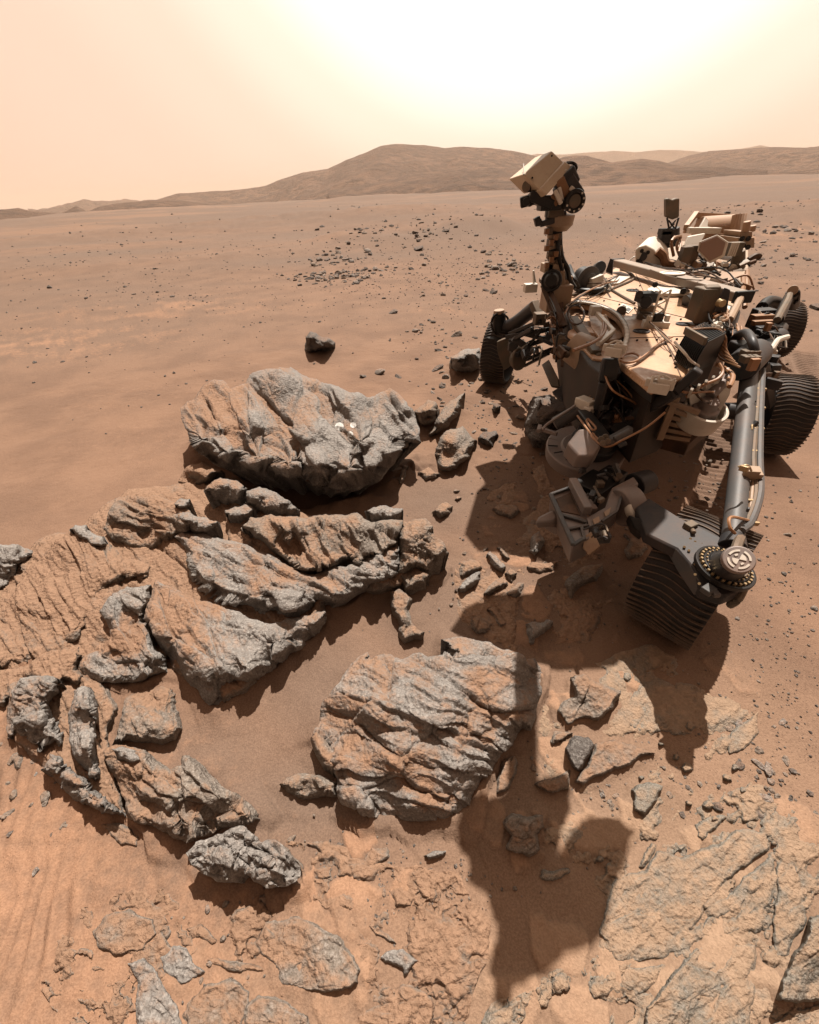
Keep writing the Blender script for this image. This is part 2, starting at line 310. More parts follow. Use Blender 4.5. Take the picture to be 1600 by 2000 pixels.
def rock(label, reg, poly, zp, dust=.35, name='rock', mat_=None, cat='rock', group=None, step=2.0, floor=-.015, edge=22, drop=.9, strata=None, fac=(34, .02), rough=.010, under=.10, seed=None, amp=.10, top=.25, pits=0.0, patch=0.0):
    RN[0] += 1; seed = seed or RN[0] * 13
    ox, oy, k = REG[reg] if reg else (0, 0, 1)
    px = [(ox + k * a, oy + k * b) for a, b in poly]
    if isinstance(zp, (int, float)): zp = [(px[0][0], px[0][1], zp)]
    else: zp = [(ox + k * a, oy + k * b, z) for a, b, z in zp]
    B_ = jag(px, amp, seed); lo = B_.min(0) - step; hi = B_.max(0) + step
    us = np.arange(lo[0], hi[0] + step, step); vs = np.arange(lo[1], hi[1] + step, step); U, V_ = np.meshgrid(us, vs, indexing='ij')
    # inside test
    ins = np.zeros(U.shape, bool); q = np.roll(B_, -1, 0)
    for (x1, y1), (x2, y2) in zip(B_, q):
        if y1 == y2: continue
        c = ((y1 > V_) != (y2 > V_)) & (U < (x2 - x1) * (V_ - y1) / (y2 - y1) + x1); ins ^= c
    cell = ins[:-1, :-1] | ins[1:, :-1] | ins[:-1, 1:] | ins[1:, 1:]
    use = np.zeros(U.shape, bool)
    for a in (0, 1):
        for b in (0, 1): use[a:a + cell.shape[0], b:b + cell.shape[1]] |= cell
    ids = -np.ones(U.shape, int); ids[use] = np.arange(use.sum()); u = U[use]; v = V_[use]; inside = ins[use]
    # nearest outline point
    seg = q - B_; L2 = (seg ** 2).sum(1) + 1e-9; area = np.sum(B_[:, 0] * q[:, 1] - q[:, 0] * B_[:, 1]); sg = 1 if area > 0 else -1
    best = np.full(len(u), 1e9); bx = u.copy(); by = v.copy(); ny = np.zeros(len(u)); nx = ny.copy()
    for (x1, y1), (sx, sy), l2 in zip(B_, seg, L2):
        t = np.clip(((u - x1) * sx + (v - y1) * sy) / l2, 0, 1); qx = x1 + t * sx; qy = y1 + t * sy; d = (u - qx) ** 2 + (v - qy) ** 2; m = d < best
        best = np.where(m, d, best); bx = np.where(m, qx, bx); by = np.where(m, qy, by); ny = np.where(m, -sx * sg / math.sqrt(l2), ny); nx = np.where(m, sy * sg / math.sqrt(l2), nx)
    C_ = np.array(px, float)                                   # facing comes from the plain outline, not its fine jags
    for _ in range(3): Cn = np.roll(C_, -1, 0); C_ = np.stack([C_ * .75 + Cn * .25, C_ * .25 + Cn * .75], 1).reshape(-1, 2)
    cs = np.roll(C_, -1, 0) - C_; cl = np.hypot(cs[:, 0], cs[:, 1]) + 1e-9; cm = C_ + cs / 2; bd_ = np.full(len(u), 1e9)
    for (mx, my), (sx, sy), l_ in zip(cm, cs, cl):
        d = (u - mx) ** 2 + (v - my) ** 2; m = d < bd_; bd_ = np.where(m, d, bd_); nx = np.where(m, sy * sg / l_, nx); ny = np.where(m, -sx * sg / l_, ny)
    out = ~inside; u = np.where(out, bx, u); v = np.where(out, by, v); dist = np.where(out, 0, np.sqrt(best))
    zt = idw(u, v, zp)
    # outward normal pointing down the picture = the face turned to the viewer
    ty = 2150 - v; tx = 820 - u; face = (nx * tx + ny * ty) / np.hypot(tx, ty)
    wdrop = top + (1 - top) * sst(-.6, .2, face)
    e = 1 - (1 - np.clip(dist / edge, 0, 1)) ** 2
    z = zt * (1 - drop * wdrop * (1 - e)) + (floor * drop * wdrop * (1 - e))
    if patch: z = z + patch * (sst(-.28, .22, fbm(u / 70, v / 70, o=5, seed=seed + 51, g=.62)) - .55); z = np.maximum(z, floor)
    P0 = Wn(u, v, z); mpp = float(np.median(np.linalg.norm(P0 - CP, axis=1))) / FPX          # metres per pixel here
    # relief: broken facets, bedding ridges, rough grain
    wx = u + 9 * fbm(u / 45, v / 45, o=2, seed=seed); wy = v + 9 * fbm(u / 45, v / 45, o=2, seed=seed + 3)
    disp = np.zeros(len(u)); amt = sst(0, 15, dist) * .92 + .08
    ang, wl, sa = strata or (25, 30, 0.0); ca, sn = math.cos(rad(ang)), math.sin(rad(ang))
    al = wx * ca + wy * sn; ac = -wx * sn + wy * ca                                   # along and across the bedding
    if fac:
        sc, fa = fac; el = 2.1 if strata else 1.35
        for s_, a_ in ((sc, fa), (sc * .42, fa * .5)):
            f1, f2, cx, cy, qx, qy = worley(al / (s_ * el), ac / s_, seed); zz = np.zeros(1)
            tx = _h(cx, cy, zz, seed + 1) - .5; ty = _h(cx, cy, zz, seed + 2) - .5; tz = _h(cx, cy, zz, seed + 4) - .5
            disp += 1.15 * a_ * (1.7 * (tx * (al / (s_ * el) - qx) + ty * (ac / s_ - qy)) + 1.0 * tz - .25 * np.exp(-((f2 - f1) / .05) ** 2))
    cav = disp.copy()
    if sa:
        sa *= .62
        s = ac + 6 * fbm(u / 70, v / 70, o=3, seed=seed + 11)
        s = s / wl + .42 * fbm(al / (wl * 6), s / (wl * 1.5), o=3, seed=seed + 13); fr = s - np.floor(s)
        h_ = _h(np.floor(s), np.zeros_like(s), np.zeros(1), seed + 17)
        rid = np.where(fr < .78, fr / .78, (1 - fr) / .22) - .5
        gate = .30 + .70 * sst(-.30, .25, fbm(al / (wl * 4.0), s * .8, o=3, seed=seed + 19))
        disp += sa * (rid * (.5 + h_) + .8 * (h_ - .5)) * gate; cav += sa * rid * gate
        fine = np.sin(s * 2 * np.pi * 3.3 + 2 * fbm(al / 40, s * 3, o=2, seed=seed + 23)); disp += sa * .06 * fine * gate
    x3 = P0 / (mpp * 30)
    nn = fbm(x3[:, 0], x3[:, 1], x3[:, 2], o=5, seed=seed + 29, g=.6); disp += .85 * rough * nn
    disp += rough * .6 * np.abs(fbm(x3[:, 0] * 5, x3[:, 1] * 5, x3[:, 2] * 5, o=3, seed=seed + 31))
    if pits:
        pf, _, pcx, pcy, _, _ = worley(wx / 17, wy / 13, seed + 37); disp -= pits * sst(.42, .12, pf) * (_h(pcx, pcy, np.zeros(1), seed + 38) > .6)
    # normals of the smooth form by finite differences on the pixel grid
    e1 = Wn(u + 1.5, v, z + 0) - P0; G = np.full(U.shape, np.nan); G[use] = z
    for _ in range(3):
        for ax_ in (0, 1):
            for sh in (1, -1): Gs = np.roll(G, sh, ax_); G = np.where(np.isnan(G), Gs, G)
    gu = np.gradient(np.where(np.isnan(G), np.nanmean(z), G), axis=0)[use]; gv = np.gradient(np.where(np.isnan(G), np.nanmean(z), G), axis=1)[use]
    gu = np.clip(gu, -.02, .02); gv = np.clip(gv, -.02, .02)
    Pu = Wn(u + step, v, z + gu) - P0; Pv = Wn(u, v + step, z + gv) - P0; nm = np.cross(Pv, Pu); nm /= np.linalg.norm(nm, axis=1)[:, None] + 1e-12
    nm *= np.sign(nm[:, 2:3] + 1e-9); P1 = P0 + nm * (disp * amt)[:, None]
    P1[:, 2] = np.maximum(P1[:, 2], floor)
    # dust lies in hollows and on the gentler faces, the ridges are swept bare
    dv = idw(u, v, [(ox + k * a, oy + k * b, c) for a, b, c in dust]) if not isinstance(dust, (int, float)) else dust
    D_ = dv + .6 * fbm(u / 38, v / 38, o=4, seed=seed + 41) + .25 * (nm[:, 2] - .6) - 5.0 * (cav - cav.mean())
    c4 = np.stack([ids[:-1, :-1], ids[:-1, 1:], ids[1:, 1:], ids[1:, :-1]], -1)[cell]
    # skirt down to the ground, drawn in under the rock
    ed = np.sort(np.concatenate([c4[:, [0, 1]], c4[:, [1, 2]], c4[:, [2, 3]], c4[:, [3, 0]]]), 1)
    ue, cnt = np.unique(ed, axis=0, return_counts=True); be = ue[cnt == 1]; bv = np.unique(be); nP = len(P1); mp = -np.ones(nP, int); mp[bv] = nP + np.arange(len(bv))
    cen = P1.mean(0); S1 = P1[bv].copy(); S1[:, :2] += (cen[:2] - S1[:, :2]) * under * .55; S1[:, 2] = np.minimum(P1[bv, 2] - .004, P1[bv, 2] * .45 + floor * .55)
    RING.append(np.concatenate([P1[bv, :2], np.full((len(bv), 1), min(.045, .25 * float(zt.max())))], 1))
    S2 = P1[bv].copy(); S2[:, :2] += (cen[:2] - S2[:, :2]) * under; S2[:, 2] = floor - .02
    mp2 = mp + len(bv)
    sk1 = np.stack([be[:, 0], be[:, 1], mp[be[:, 1]], mp[be[:, 0]]], 1); sk2 = np.stack([mp[be[:, 0]], mp[be[:, 1]], mp2[be[:, 1]], mp2[be[:, 0]]], 1)
    Vv = np.concatenate([P1, S1, S2]); org = Vector((float(cen[0]), float(cen[1]), 0.0))
    me = mesh_np(name, Vv - np.array(org), np.concatenate([c4, sk1, sk2]))
    bm = bmesh.new(); bm.from_mesh(me); bmesh.ops.recalc_face_normals(bm, faces=bm.faces); bm.to_mesh(me); bm.free()
    set_attr(me, 'dust', np.concatenate([D_, D_[bv], D_[bv]]))
    me.materials.append(mat_ or M_ROCK)
    return tag(link(name, me, None, org), label, cat, group)

OUT = 'broken rocks of the layered outcrop'; FLAT = 'flat dusty slabs lying flush with the sand'
# --- big tilted boulder
rock('largest boulder, propped over a black hollow, two pale round abrasion marks on it', 3,
     [(80, 290), (155, 240), (165, 215), (215, 165), (290, 155), (320, 195), (400, 170), (420, 130), (520, 100), (620, 92), (680, 130), (745, 150), (850, 185), (940, 215), (1000, 240), (1100, 190), (1165, 240), (1225, 310), (1250, 390), (1258, 460), (1200, 490), (1155, 520), (1130, 560), (1090, 605), (1040, 660), (960, 690), (880, 700), (790, 680), (700, 650), (620, 632), (560, 625), (450, 615), (340, 600), (230, 555), (140, 480), (100, 380)],
     [(100, 320, .30), (290, 180, .40), (560, 120, .48), (900, 220, .44), (1150, 260, .38), (1230, 400, .30), (250, 350, .40), (400, 380, .42), (700, 400, .42), (950, 430, .42), (1100, 480, .34), (190, 440, .37), (300, 490, .39), (450, 520, .40), (600, 545, .39), (750, 560, .39), (900, 570, .38), (1010, 560, .34), (150, 500, .14), (250, 570, .12), (340, 605, .12), (450, 620, .13), (560, 630, .12), (700, 655, .10), (800, 685, .09), (900, 700, .08), (1000, 680, .08), (1100, 600, .12), (1180, 500, .14)],
     dust=[(200, 330, .50), (480, 200, .62), (600, 330, .58), (380, 430, .42), (560, 500, .55), (720, 250, .30), (860, 420, .02), (1050, 350, .12), (900, 600, .12), (1130, 450, .16), (200, 500, .25)],
     name='boulder', cat='boulder', strata=(52, 34, .050), fac=(70, .055), rough=.022, edge=10, drop=.10, under=.30, step=1.8)
# --- dusty bedrock that the broken blocks stand on
rock('dust covered bedrock filling the gaps between the blocks of the layered outcrop', 0,
     [(205, 985), (250, 955), (330, 950), (400, 938), (470, 960), (560, 990), (640, 1010), (780, 1012), (850, 1050), (868, 1090), (780, 1150), (640, 1185), (628, 1230), (560, 1285), (440, 1380), (400, 1350), (345, 1325), (330, 1290), (180, 1320), (150, 1300), (110, 1330), (40, 1330), (-30, 1400), (-40, 1120), (60, 1070), (150, 1035)],
     [(300, 990, .12), (500, 1020, .14), (760, 1060, .12), (400, 1120, .12), (600, 1150, .10), (320, 1150, .08), (200, 1150, .10), (100, 1200, .07), (250, 1280, .05), (480, 1250, .08), (20, 1300, .04)],
     dust=.85, name='bedrock', cat='bedrock', mat_=M_TAN, strata=(48, 30, .014), fac=(60, .022), rough=.012, edge=26, drop=.9, under=.02, step=2.6)
rock('low dusty bedrock around the tall blade at the far left', 0, [(15, 1335), (110, 1312), (200, 1332), (235, 1390), (215, 1450), (240, 1520), (250, 1600), (170, 1570), (100, 1520), (35, 1455)], [(100, 1380, .05), (190, 1450, .05), (200, 1560, .04)],
     dust=.85, name='bedrock', cat='bedrock', mat_=M_TAN, strata=(70, 24, .010), fac=(40, .014), rough=.010, edge=20, drop=.95, under=.02, step=2.6)
# --- stack below it
rock('long grey slab running diagonally below the fluted block, lower edge overhanging the sand', 4,
     [(605, 265), (640, 240), (700, 250), (780, 275), (850, 290), (930, 320), (1000, 365), (1090, 395), (1200, 370), (1300, 320), (1380, 290), (1395, 340), (1385, 395), (1300, 440), (1200, 485), (1130, 505), (1040, 540), (950, 550), (870, 530), (800, 500), (700, 470), (655, 400), (640, 330)],
     [(640, 280, .17), (800, 300, .21), (1000, 390, .22), (1200, 390, .22), (1350, 330, .22), (720, 410, .21), (880, 460, .22), (1000, 490, .22), (1150, 460, .22), (1300, 400, .21), (690, 465, .08), (870, 530, .08), (960, 550, .07), (1130, 505, .07), (1300, 440, .07)],
     dust=[(700, 300, .2), (800, 400, .12), (950, 430, .32), (1050, 480, .15), (1250, 420, .3), (1000, 380, .7)], group=OUT, strata=(28, 26, .022), fac=(60, .030), rough=.014, edge=20, drop=.5, under=.22)
rock('fluted tan block with steep parallel ridges, on the long slab', 4,
     [(835, 235), (870, 195), (940, 185), (1030, 192), (1130, 185), (1240, 180), (1290, 215), (1400, 205), (1405, 260), (1350, 330), (1290, 345), (1240, 372), (1210, 345), (1165, 385), (1120, 393), (1050, 395), (1000, 360), (940, 315), (890, 275)],
     [(870, 220, .26), (1000, 200, .32), (1240, 200, .30), (1380, 230, .24), (1000, 330, .22), (1150, 370, .21), (1280, 320, .22)],
     dust=[(900, 230, .35), (1000, 280, .62), (1100, 280, .6), (1200, 220, .3), (1330, 230, .12), (1120, 370, .5)], mat_=M_TAN, group=OUT, strata=(58, 30, .045), fac=(46, .028), rough=.013, edge=14, drop=.6, under=.12)
rock('knobbly tan lump at the right tip of the stacked outcrop', 4,
     [(1372, 400), (1380, 330), (1388, 250), (1420, 210), (1480, 200), (1505, 235), (1508, 262), (1540, 280), (1560, 320), (1530, 362), (1490, 385), (1440, 372)],
     [(1400, 240, .26), (1480, 220, .26), (1530, 310, .20), (1420, 370, .18), (1490, 360, .14)], dust=.36, mat_=M_TAN, group=OUT, fac=(26, .022), rough=.016, edge=18, drop=.45, under=.18)
rock('small angular block tucked below the knobbly lump', 4, [(1382, 395), (1440, 372), (1492, 392), (1480, 430), (1430, 448), (1405, 452)], .11, dust=.4, mat_=M_TAN, group=OUT, fac=(22, .014), rough=.008, edge=12, drop=.5)
rock('wedge shaped block pointing down at the viewer, grey nose and dusty orange left flank', 4,
     [(540, 415), (600, 440), (680, 482), (760, 500), (830, 522), (950, 565), (1050, 540), (1130, 520), (1132, 560), (1100, 610), (1050, 655), (960, 722), (900, 772), (830, 800), (800, 850), (765, 880), (720, 862), (690, 800), (640, 755), (570, 665), (530, 600), (500, 548), (520, 480)],
     [(560, 440, .14), (700, 500, .17), (850, 560, .19), (1050, 560, .17), (540, 560, .17), (650, 650, .19), (760, 700, .20), (850, 700, .20), (960, 620, .19), (1080, 560, .17), (1090, 610, .05), (1000, 690, .04), (900, 770, .03), (830, 800, .03), (770, 870, .03), (690, 790, .09), (600, 690, .10)],
     dust=[(560, 480, .8), (700, 540, .55), (600, 600, .55), (680, 680, .6), (850, 560, .12), (800, 680, .08), (950, 640, .14), (1070, 570, .3), (780, 820, .05)], group=OUT, strata=(50, 32, .018), fac=(75, .030), rough=.012, edge=24, drop=.5, under=.26)
rock('curved grey block with sand in its lap, left of the wedge', 4,
     [(345, 520), (390, 460), (440, 435), (525, 430), (520, 500), (505, 555), (530, 620), (545, 660), (580, 690), (582, 735), (500, 758), (390, 772), (300, 750), (272, 715), (290, 680), (350, 660), (385, 610), (370, 560)],
     [(400, 470, .15), (510, 450, .18), (440, 580, .12), (530, 660, .15), (560, 720, .09), (400, 750, .08), (300, 720, .07)],
     dust=[(400, 480, .2), (500, 450, .1), (430, 570, .55), (400, 650, .9), (500, 700, .12), (350, 730, .18)], group=OUT, strata=(45, 20, .014), fac=(48, .024), rough=.012, edge=16, drop=.45, under=.2)
rock('overhanging dusty shelf with a dark cave below it, upper left of the stack', 4,
     [(358, 235), (375, 180), (400, 130), (460, 122), (550, 120), (620, 150), (690, 205), (650, 250), (590, 262), (560, 270), (520, 302), (440, 292), (390, 275)],
     [(390, 160, .20), (540, 140, .24), (640, 190, .24), (400, 250, .13), (500, 285, .12), (600, 250, .18)], dust=.55, mat_=M_TAN, group=OUT, strata=(20, 18, .018), fac=(36, .024), rough=.016, edge=14, drop=.2, under=.4, pits=.008)
for lb, pg, zz, du in (('squarish grey block at the head of the stack, below the largest boulder', [(705, 105), (740, 70), (765, 58), (820, 68), (862, 95), (832, 138), (785, 152), (745, 140)], [(760, 70, .30), (840, 100, .28), (780, 145, .20)], .22),
                       ('sloping grey slab leading down to the dark hollow under the largest boulder', [(855, 105), (900, 88), (960, 110), (1000, 135), (1045, 172), (1010, 188), (950, 180), (890, 172), (850, 150)], [(880, 110, .28), (980, 130, .26), (1000, 180, .20), (880, 165, .20)], .2),
                       ('small grey chip between the head block and the fluted block', [(780, 172), (850, 150), (892, 168), (865, 195), (830, 212), (795, 205)], .22, .2),
                       ('dark grey slab with undercut front, beside the shelf', [(600, 190), (650, 178), (720, 198), (765, 215), (740, 238), (690, 252), (620, 246)], [(650, 195, .26), (740, 215, .24), (640, 240, .17)], .12),
                       ('rounded grey knob on top of the shelf', [(605, 148), (630, 130), (660, 132), (668, 155), (635, 172), (610, 165)], .27, .15),
                       ('grey blade behind the fluted block', [(1265, 175), (1290, 165), (1340, 155), (1400, 166), (1398, 192), (1340, 212), (1290, 214)], [(1300, 175, .26), (1390, 175, .22), (1330, 205, .2)], .05)):
    rock(lb, 4, pg, zz, dust=du, group=OUT, fac=(24, .018), rough=.012, edge=12, drop=.3, under=.15)
rock('smooth reddish rock coated in dust, behind the head block', 4, [(618, 72), (640, 30), (665, 12), (700, 4), (745, 22), (782, 42), (745, 62), (700, 92), (655, 104), (630, 98)], [(690, 20, .22), (750, 40, .2), (660, 85, .1)], dust=.9, mat_=M_TAN, fac=(40, .012), rough=.006, edge=16, drop=.6)
# --- dust covered layered bank at the far left
rock('dust covered bank of thin rippled layers at the left edge of the outcrop', 4,
     [(60, 430), (110, 360), (180, 300), (235, 245), (285, 225), (355, 262), (430, 345), (500, 352), (540, 382), (525, 428), (440, 432), (385, 462), (345, 520), (310, 590), (280, 640), (180, 650), (100, 718), (40, 720), (-30, 760), (-60, 600), (10, 520)],
     [(100, 420, .10), (260, 260, .18), (380, 320, .16), (500, 390, .12), (200, 450, .13), (300, 540, .10), (150, 620, .07), (20, 600, .06)], dust=.98, mat_=M_TAN, name='layered_bank', strata=(64, 21, .022), fac=(40, .016), rough=.012, edge=30, drop=.8, under=.02)
rock('low dusty rubble apron between the rippled bank and the two lobed rock', 4, [(40, 722), (100, 715), (180, 650), (275, 645), (292, 680), (272, 715), (300, 750), (270, 790), (225, 770), (215, 815), (120, 760), (60, 800), (20, 860), (-50, 860), (-50, 740)], [(150, 690, .09), (260, 690, .08), (60, 780, .05)], dust=.9, mat_=M_TAN, group=OUT, strata=(60, 22, .012), fac=(34, .018), rough=.012, edge=14, drop=.95, under=.02)
rock('grey rough rock cut by the left edge of the picture', 4, [(-60, 300), (0, 290), (60, 290), (135, 312), (110, 345), (80, 365), (40, 440), (0, 470), (-60, 470)], [(20, 310, .16), (100, 330, .1), (0, 430, .08)], dust=.08, fac=(24, .022), rough=.018, edge=16, drop=.7)
rock('crumbly grey ledge on the crest of the dusty bank', 4, [(240, 240), (262, 222), (300, 222), (320, 250), (362, 262), (372, 292), (330, 305), (290, 280)], [(270, 230, .21), (350, 280, .18)], dust=.15, group=OUT, fac=(18, .014), rough=.012, edge=10, drop=.4)
# --- lower left
rock('two lobed grey rock at the far left, sunlit orange skin on its left side', 5,
     [(30, 330), (50, 230), (90, 170), (160, 160), (200, 160), (275, 175), (268, 240), (222, 282), (262, 360), (290, 470), (270, 500), (232, 470), (215, 472), (170, 508), (110, 482), (75, 430), (35, 442)],
     [(120, 200, .16), (230, 200, .17), (150, 330, .15), (240, 400, .10), (150, 470, .08), (50, 380, .07)], dust=[(60, 300, .8), (150, 220, .4), (230, 200, .3), (180, 350, .05), (140, 440, .05), (260, 430, .3)], group=OUT, fac=(30, .022), rough=.010, edge=18, drop=.9, under=.05)
rock('tall upright blade of rock with a black crevice along its right side', 5, [(300, 330), (330, 225), (365, 205), (405, 212), (430, 260), (432, 380), (428, 480), (460, 600), (452, 640), (400, 620), (340, 540), (308, 440)],
     [(350, 240, .14), (400, 280, .18), (400, 450, .17), (420, 600, .10), (330, 400, .10)], dust=[(340, 350, .6), (390, 250, .1), (380, 350, .2), (370, 480, .3), (420, 560, .1)], group=OUT, strata=(80, 18, .014), fac=(30, .016), rough=.010, edge=14, drop=.85, under=.1)
rock('ragged chain of small knobs trailing down from the two lobed rock', 5, [(180, 580), (222, 510), (272, 520), (300, 560), (335, 590), (400, 640), (480, 715), (560, 770), (578, 802), (500, 782), (420, 752), (370, 735), (320, 705), (272, 662), (285, 610), (240, 600)],
     [(230, 540, .11), (340, 640, .10), (480, 740, .09), (570, 790, .05), (290, 650, .05)], dust=.3, group=OUT, fac=(20, .022), rough=.016, edge=10, drop=.85, under=.05, amp=.16)
rock('broad tan rock with a grey crest and dusty left slope, lower middle left', 5,
     [(458, 500), (500, 472), (580, 478), (650, 492), (700, 540), (760, 580), (810, 562), (815, 518), (845, 515), (900, 555), (950, 610), (1010, 665), (1070, 692), (1120, 732), (1168, 800), (1110, 830), (1000, 842), (900, 882), (840, 905), (740, 862), (640, 832), (582, 802), (560, 720), (520, 620), (480, 560)],
     [(500, 500, .09), (620, 560, .13), (820, 560, .16), (760, 680, .16), (960, 660, .17), (1120, 770, .10), (820, 800, .12), (650, 780, .07), (560, 640, .08), (950, 830, .08)],
     dust=[(520, 560, .8), (620, 650, .75), (760, 620, .5), (850, 600, .1), (850, 740, .16), (960, 720, .12), (1100, 780, .62), (720, 800, .42)], mat_=M_TAN, group=OUT, strata=(40, 34, .012), fac=(56, .026), rough=.010, edge=22, drop=.7, under=.12)
rock('small grey cap stone on the upper left corner of the broad tan rock', 5, [(498, 486), (540, 474), (600, 490), (645, 522), (640, 552), (580, 562), (525, 535)], .145, dust=.12, group=OUT, fac=(18, .010), rough=.008, edge=12, drop=.4)
rock('lumpy silver grey rock with a notch in its lower edge', 5,
     [(830, 950), (875, 902), (960, 872), (1030, 842), (1090, 830), (1150, 880), (1165, 905), (1220, 890), (1290, 950), (1342, 1012), (1342, 1060), (1280, 1102), (1190, 1112), (1132, 1080), (1110, 1050), (1070, 1030), (1040, 1080), (970, 1082), (900, 1042), (850, 1002)],
     [(900, 930, .12), (1080, 870, .15), (1230, 940, .13), (1000, 980, .14), (1180, 1040, .11), (960, 1060, .09), (1300, 1060, .08)], dust=.04, fac=(32, .024), rough=.012, edge=16, drop=.12, under=.36)
rock('thin pale slab against the right side of the lumpy silver grey rock', 5, [(1225, 890), (1290, 935), (1350, 1000), (1378, 1050), (1350, 1092), (1330, 1010), (1270, 960)], .04, dust=.6, mat_=M_TAN, fac=(30, .006), rough=.005, edge=8)
rock('tan slab half buried in sand with a grey upper crust, between blade and wedge', 5, [(498, 470), (525, 400), (545, 330), (560, 260), (640, 225), (720, 205), (792, 232), (818, 400), (790, 452), (720, 472), (620, 462)],
     [(560, 400, .07), (700, 370, .09), (780, 300, .05), (620, 250, .03), (700, 450, .06)], dust=[(540, 420, .3), (700, 380, .2), (780, 380, .45), (650, 240, .8)], mat_=M_TAN, group=OUT, fac=(34, .012), rough=.008, edge=16)
# --- round layered boulder in front
rock('round layered boulder in the foreground, cracked crust and stepped layers, crossed by the arm shadow', 6,
     [(235, 640), (280, 560), (280, 500), (340, 400), (390, 340), (440, 260), (530, 195), (545, 232), (640, 205), (710, 235), (800, 200), (840, 222), (920, 212), (932, 165), (910, 130), (1020, 115), (1160, 140), (1300, 190), (1350, 240), (1400, 232), (1440, 310), (1440, 420), (1410, 520), (1390, 620), (1335, 600), (1310, 640), (1230, 730), (1200, 800), (1120, 900), (1080, 1010), (980, 1082), (850, 1080), (740, 1085), (600, 1070), (480, 1030), (470, 1000), (380, 945), (370, 860), (350, 830), (290, 780)],
     [(300, 600, .07), (450, 280, .16), (700, 240, .18), (1050, 160, .20), (1250, 230, .18), (1400, 350, .06), (600, 450, .22), (900, 480, .23), (1200, 450, .18), (450, 750, .12), (700, 700, .19), (1000, 720, .19), (1200, 700, .12), (500, 920, .09), (800, 900, .12), (950, 1000, .09), (1100, 900, .10), (600, 1040, .04)],
     dust=[(450, 350, .10), (420, 480, .85), (350, 560, .5), (640, 300, .45), (850, 260, .5), (1050, 200, .12), (1080, 340, .85), (700, 480, .16), (950, 420, .14), (800, 620, .42), (650, 620, .5), (900, 560, .25), (550, 730, .75), (700, 800, .8), (900, 720, .25), (1180, 500, .6), (1150, 720, .3), (600, 920, .14), (900, 900, .6), (980, 850, .3), (500, 1000, .45), (320, 720, .8)],
     name='boulder', cat='boulder', strata=(20, 30, .024), fac=(85, .026), rough=.010, edge=30, drop=.8, under=.06, step=2.0)
rock('low dusty tail of rock running left from the round layered boulder', 6, [(68, 885), (110, 850), (165, 828), (280, 838), (370, 872), (382, 950), (285, 952), (195, 965), (110, 935)], [(120, 870, .05), (300, 870, .06), (200, 950, .03)], dust=.6, mat_=M_TAN, fac=(30, .012), rough=.006, edge=14)
rock('square block leaning on the left flank of the round layered boulder', 6, [(232, 640), (262, 612), (300, 640), (360, 720), (432, 752), (345, 832), (290, 790), (280, 765)], .10, dust=.68, mat_=M_TAN, group=OUT, fac=(40, .010), rough=.006, edge=12, drop=.5)
rock('thin leaf shaped plate under the right edge of the round layered boulder', 6, [(1190, 942), (1200, 850), (1225, 775), (1290, 735), (1312, 770), (1310, 830), (1272, 912)], .03, dust=.5, mat_=M_TAN, fac=(50, .004), rough=.003, edge=8)
rock('knobbly finger of rock standing alone in the sand, below the small angular block', 4, [(1355, 455), (1390, 442), (1412, 462), (1432, 480), (1418, 520), (1432, 562), (1455, 588), (1475, 595), (1468, 618), (1440, 615), (1405, 632), (1385, 610), (1388, 570), (1362, 530)], [(1390, 460, .08), (1400, 520, .08), (1410, 610, .05)], dust=.5, mat_=M_TAN, fac=(18, .012), rough=.010, edge=10, drop=.6)
# --- right of the largest boulder
for lb, pg, zz, du in (('grey stone wedged against the right end of the largest boulder', [(1222, 312), (1290, 250), (1330, 262), (1348, 300), (1338, 352), (1270, 382), (1232, 352)], [(1280, 270, .24), (1300, 360, .14)], .2),
                       ('leaning sliver of rock right of the wedged stone', [(1292, 425), (1330, 350), (1360, 300), (1400, 255), (1440, 232), (1472, 212), (1462, 285), (1420, 350), (1345, 420), (1302, 432)], [(1350, 330, .18), (1450, 240, .20), (1320, 410, .09)], .4),
                       ('rounded tan block with stepped layers, right of the largest boulder', [(1330, 570), (1320, 520), (1342, 460), (1382, 402), (1460, 380), (1500, 430), (1532, 452), (1492, 542), (1400, 602), (1352, 602)], [(1400, 420, .19), (1500, 460, .14), (1380, 560, .09)], .42),
                       ('flat tan chip in front of the rounded tan block', [(1240, 605), (1290, 580), (1352, 612), (1332, 642), (1272, 652)], .05, .6),
                       ('oval pale stone alone on the sand left of the turret', [(1308, 800), (1340, 770), (1375, 752), (1412, 770), (1402, 812), (1345, 838)], .06, .5),
                       ('narrow upright chip close to the tip of the largest boulder', [(1140, 662), (1160, 600), (1172, 568), (1196, 575), (1190, 622), (1162, 668)], .06, .5),
                       ('small pebble above the oval pale stone', [(1410, 705), (1425, 688), (1446, 695), (1440, 715)], .03, .4),
                       ('second small pebble just above the oval pale stone', [(1416, 745), (1432, 722), (1455, 730), (1440, 755)], .03, .6)):
    rock(lb, 3, pg, zz, dust=du, mat_=M_TAN, fac=(26, .018), rough=.010, edge=14, drop=.9, under=.04, strata=(150, 18, .008))
rock('craggy rock beside the left front wheel', 1, [(965, 1020), (975, 965), (1030, 935), (1100, 905), (1170, 900), (1190, 960), (1185, 1040), (1120, 1075), (1060, 1075), (1005, 1110)], [(1000, 960, .22), (1150, 910, .26), (1100, 1050, .10), (1010, 1090, .04)], dust=.22, fac=(24, .03), rough=.02, edge=14, drop=.9)
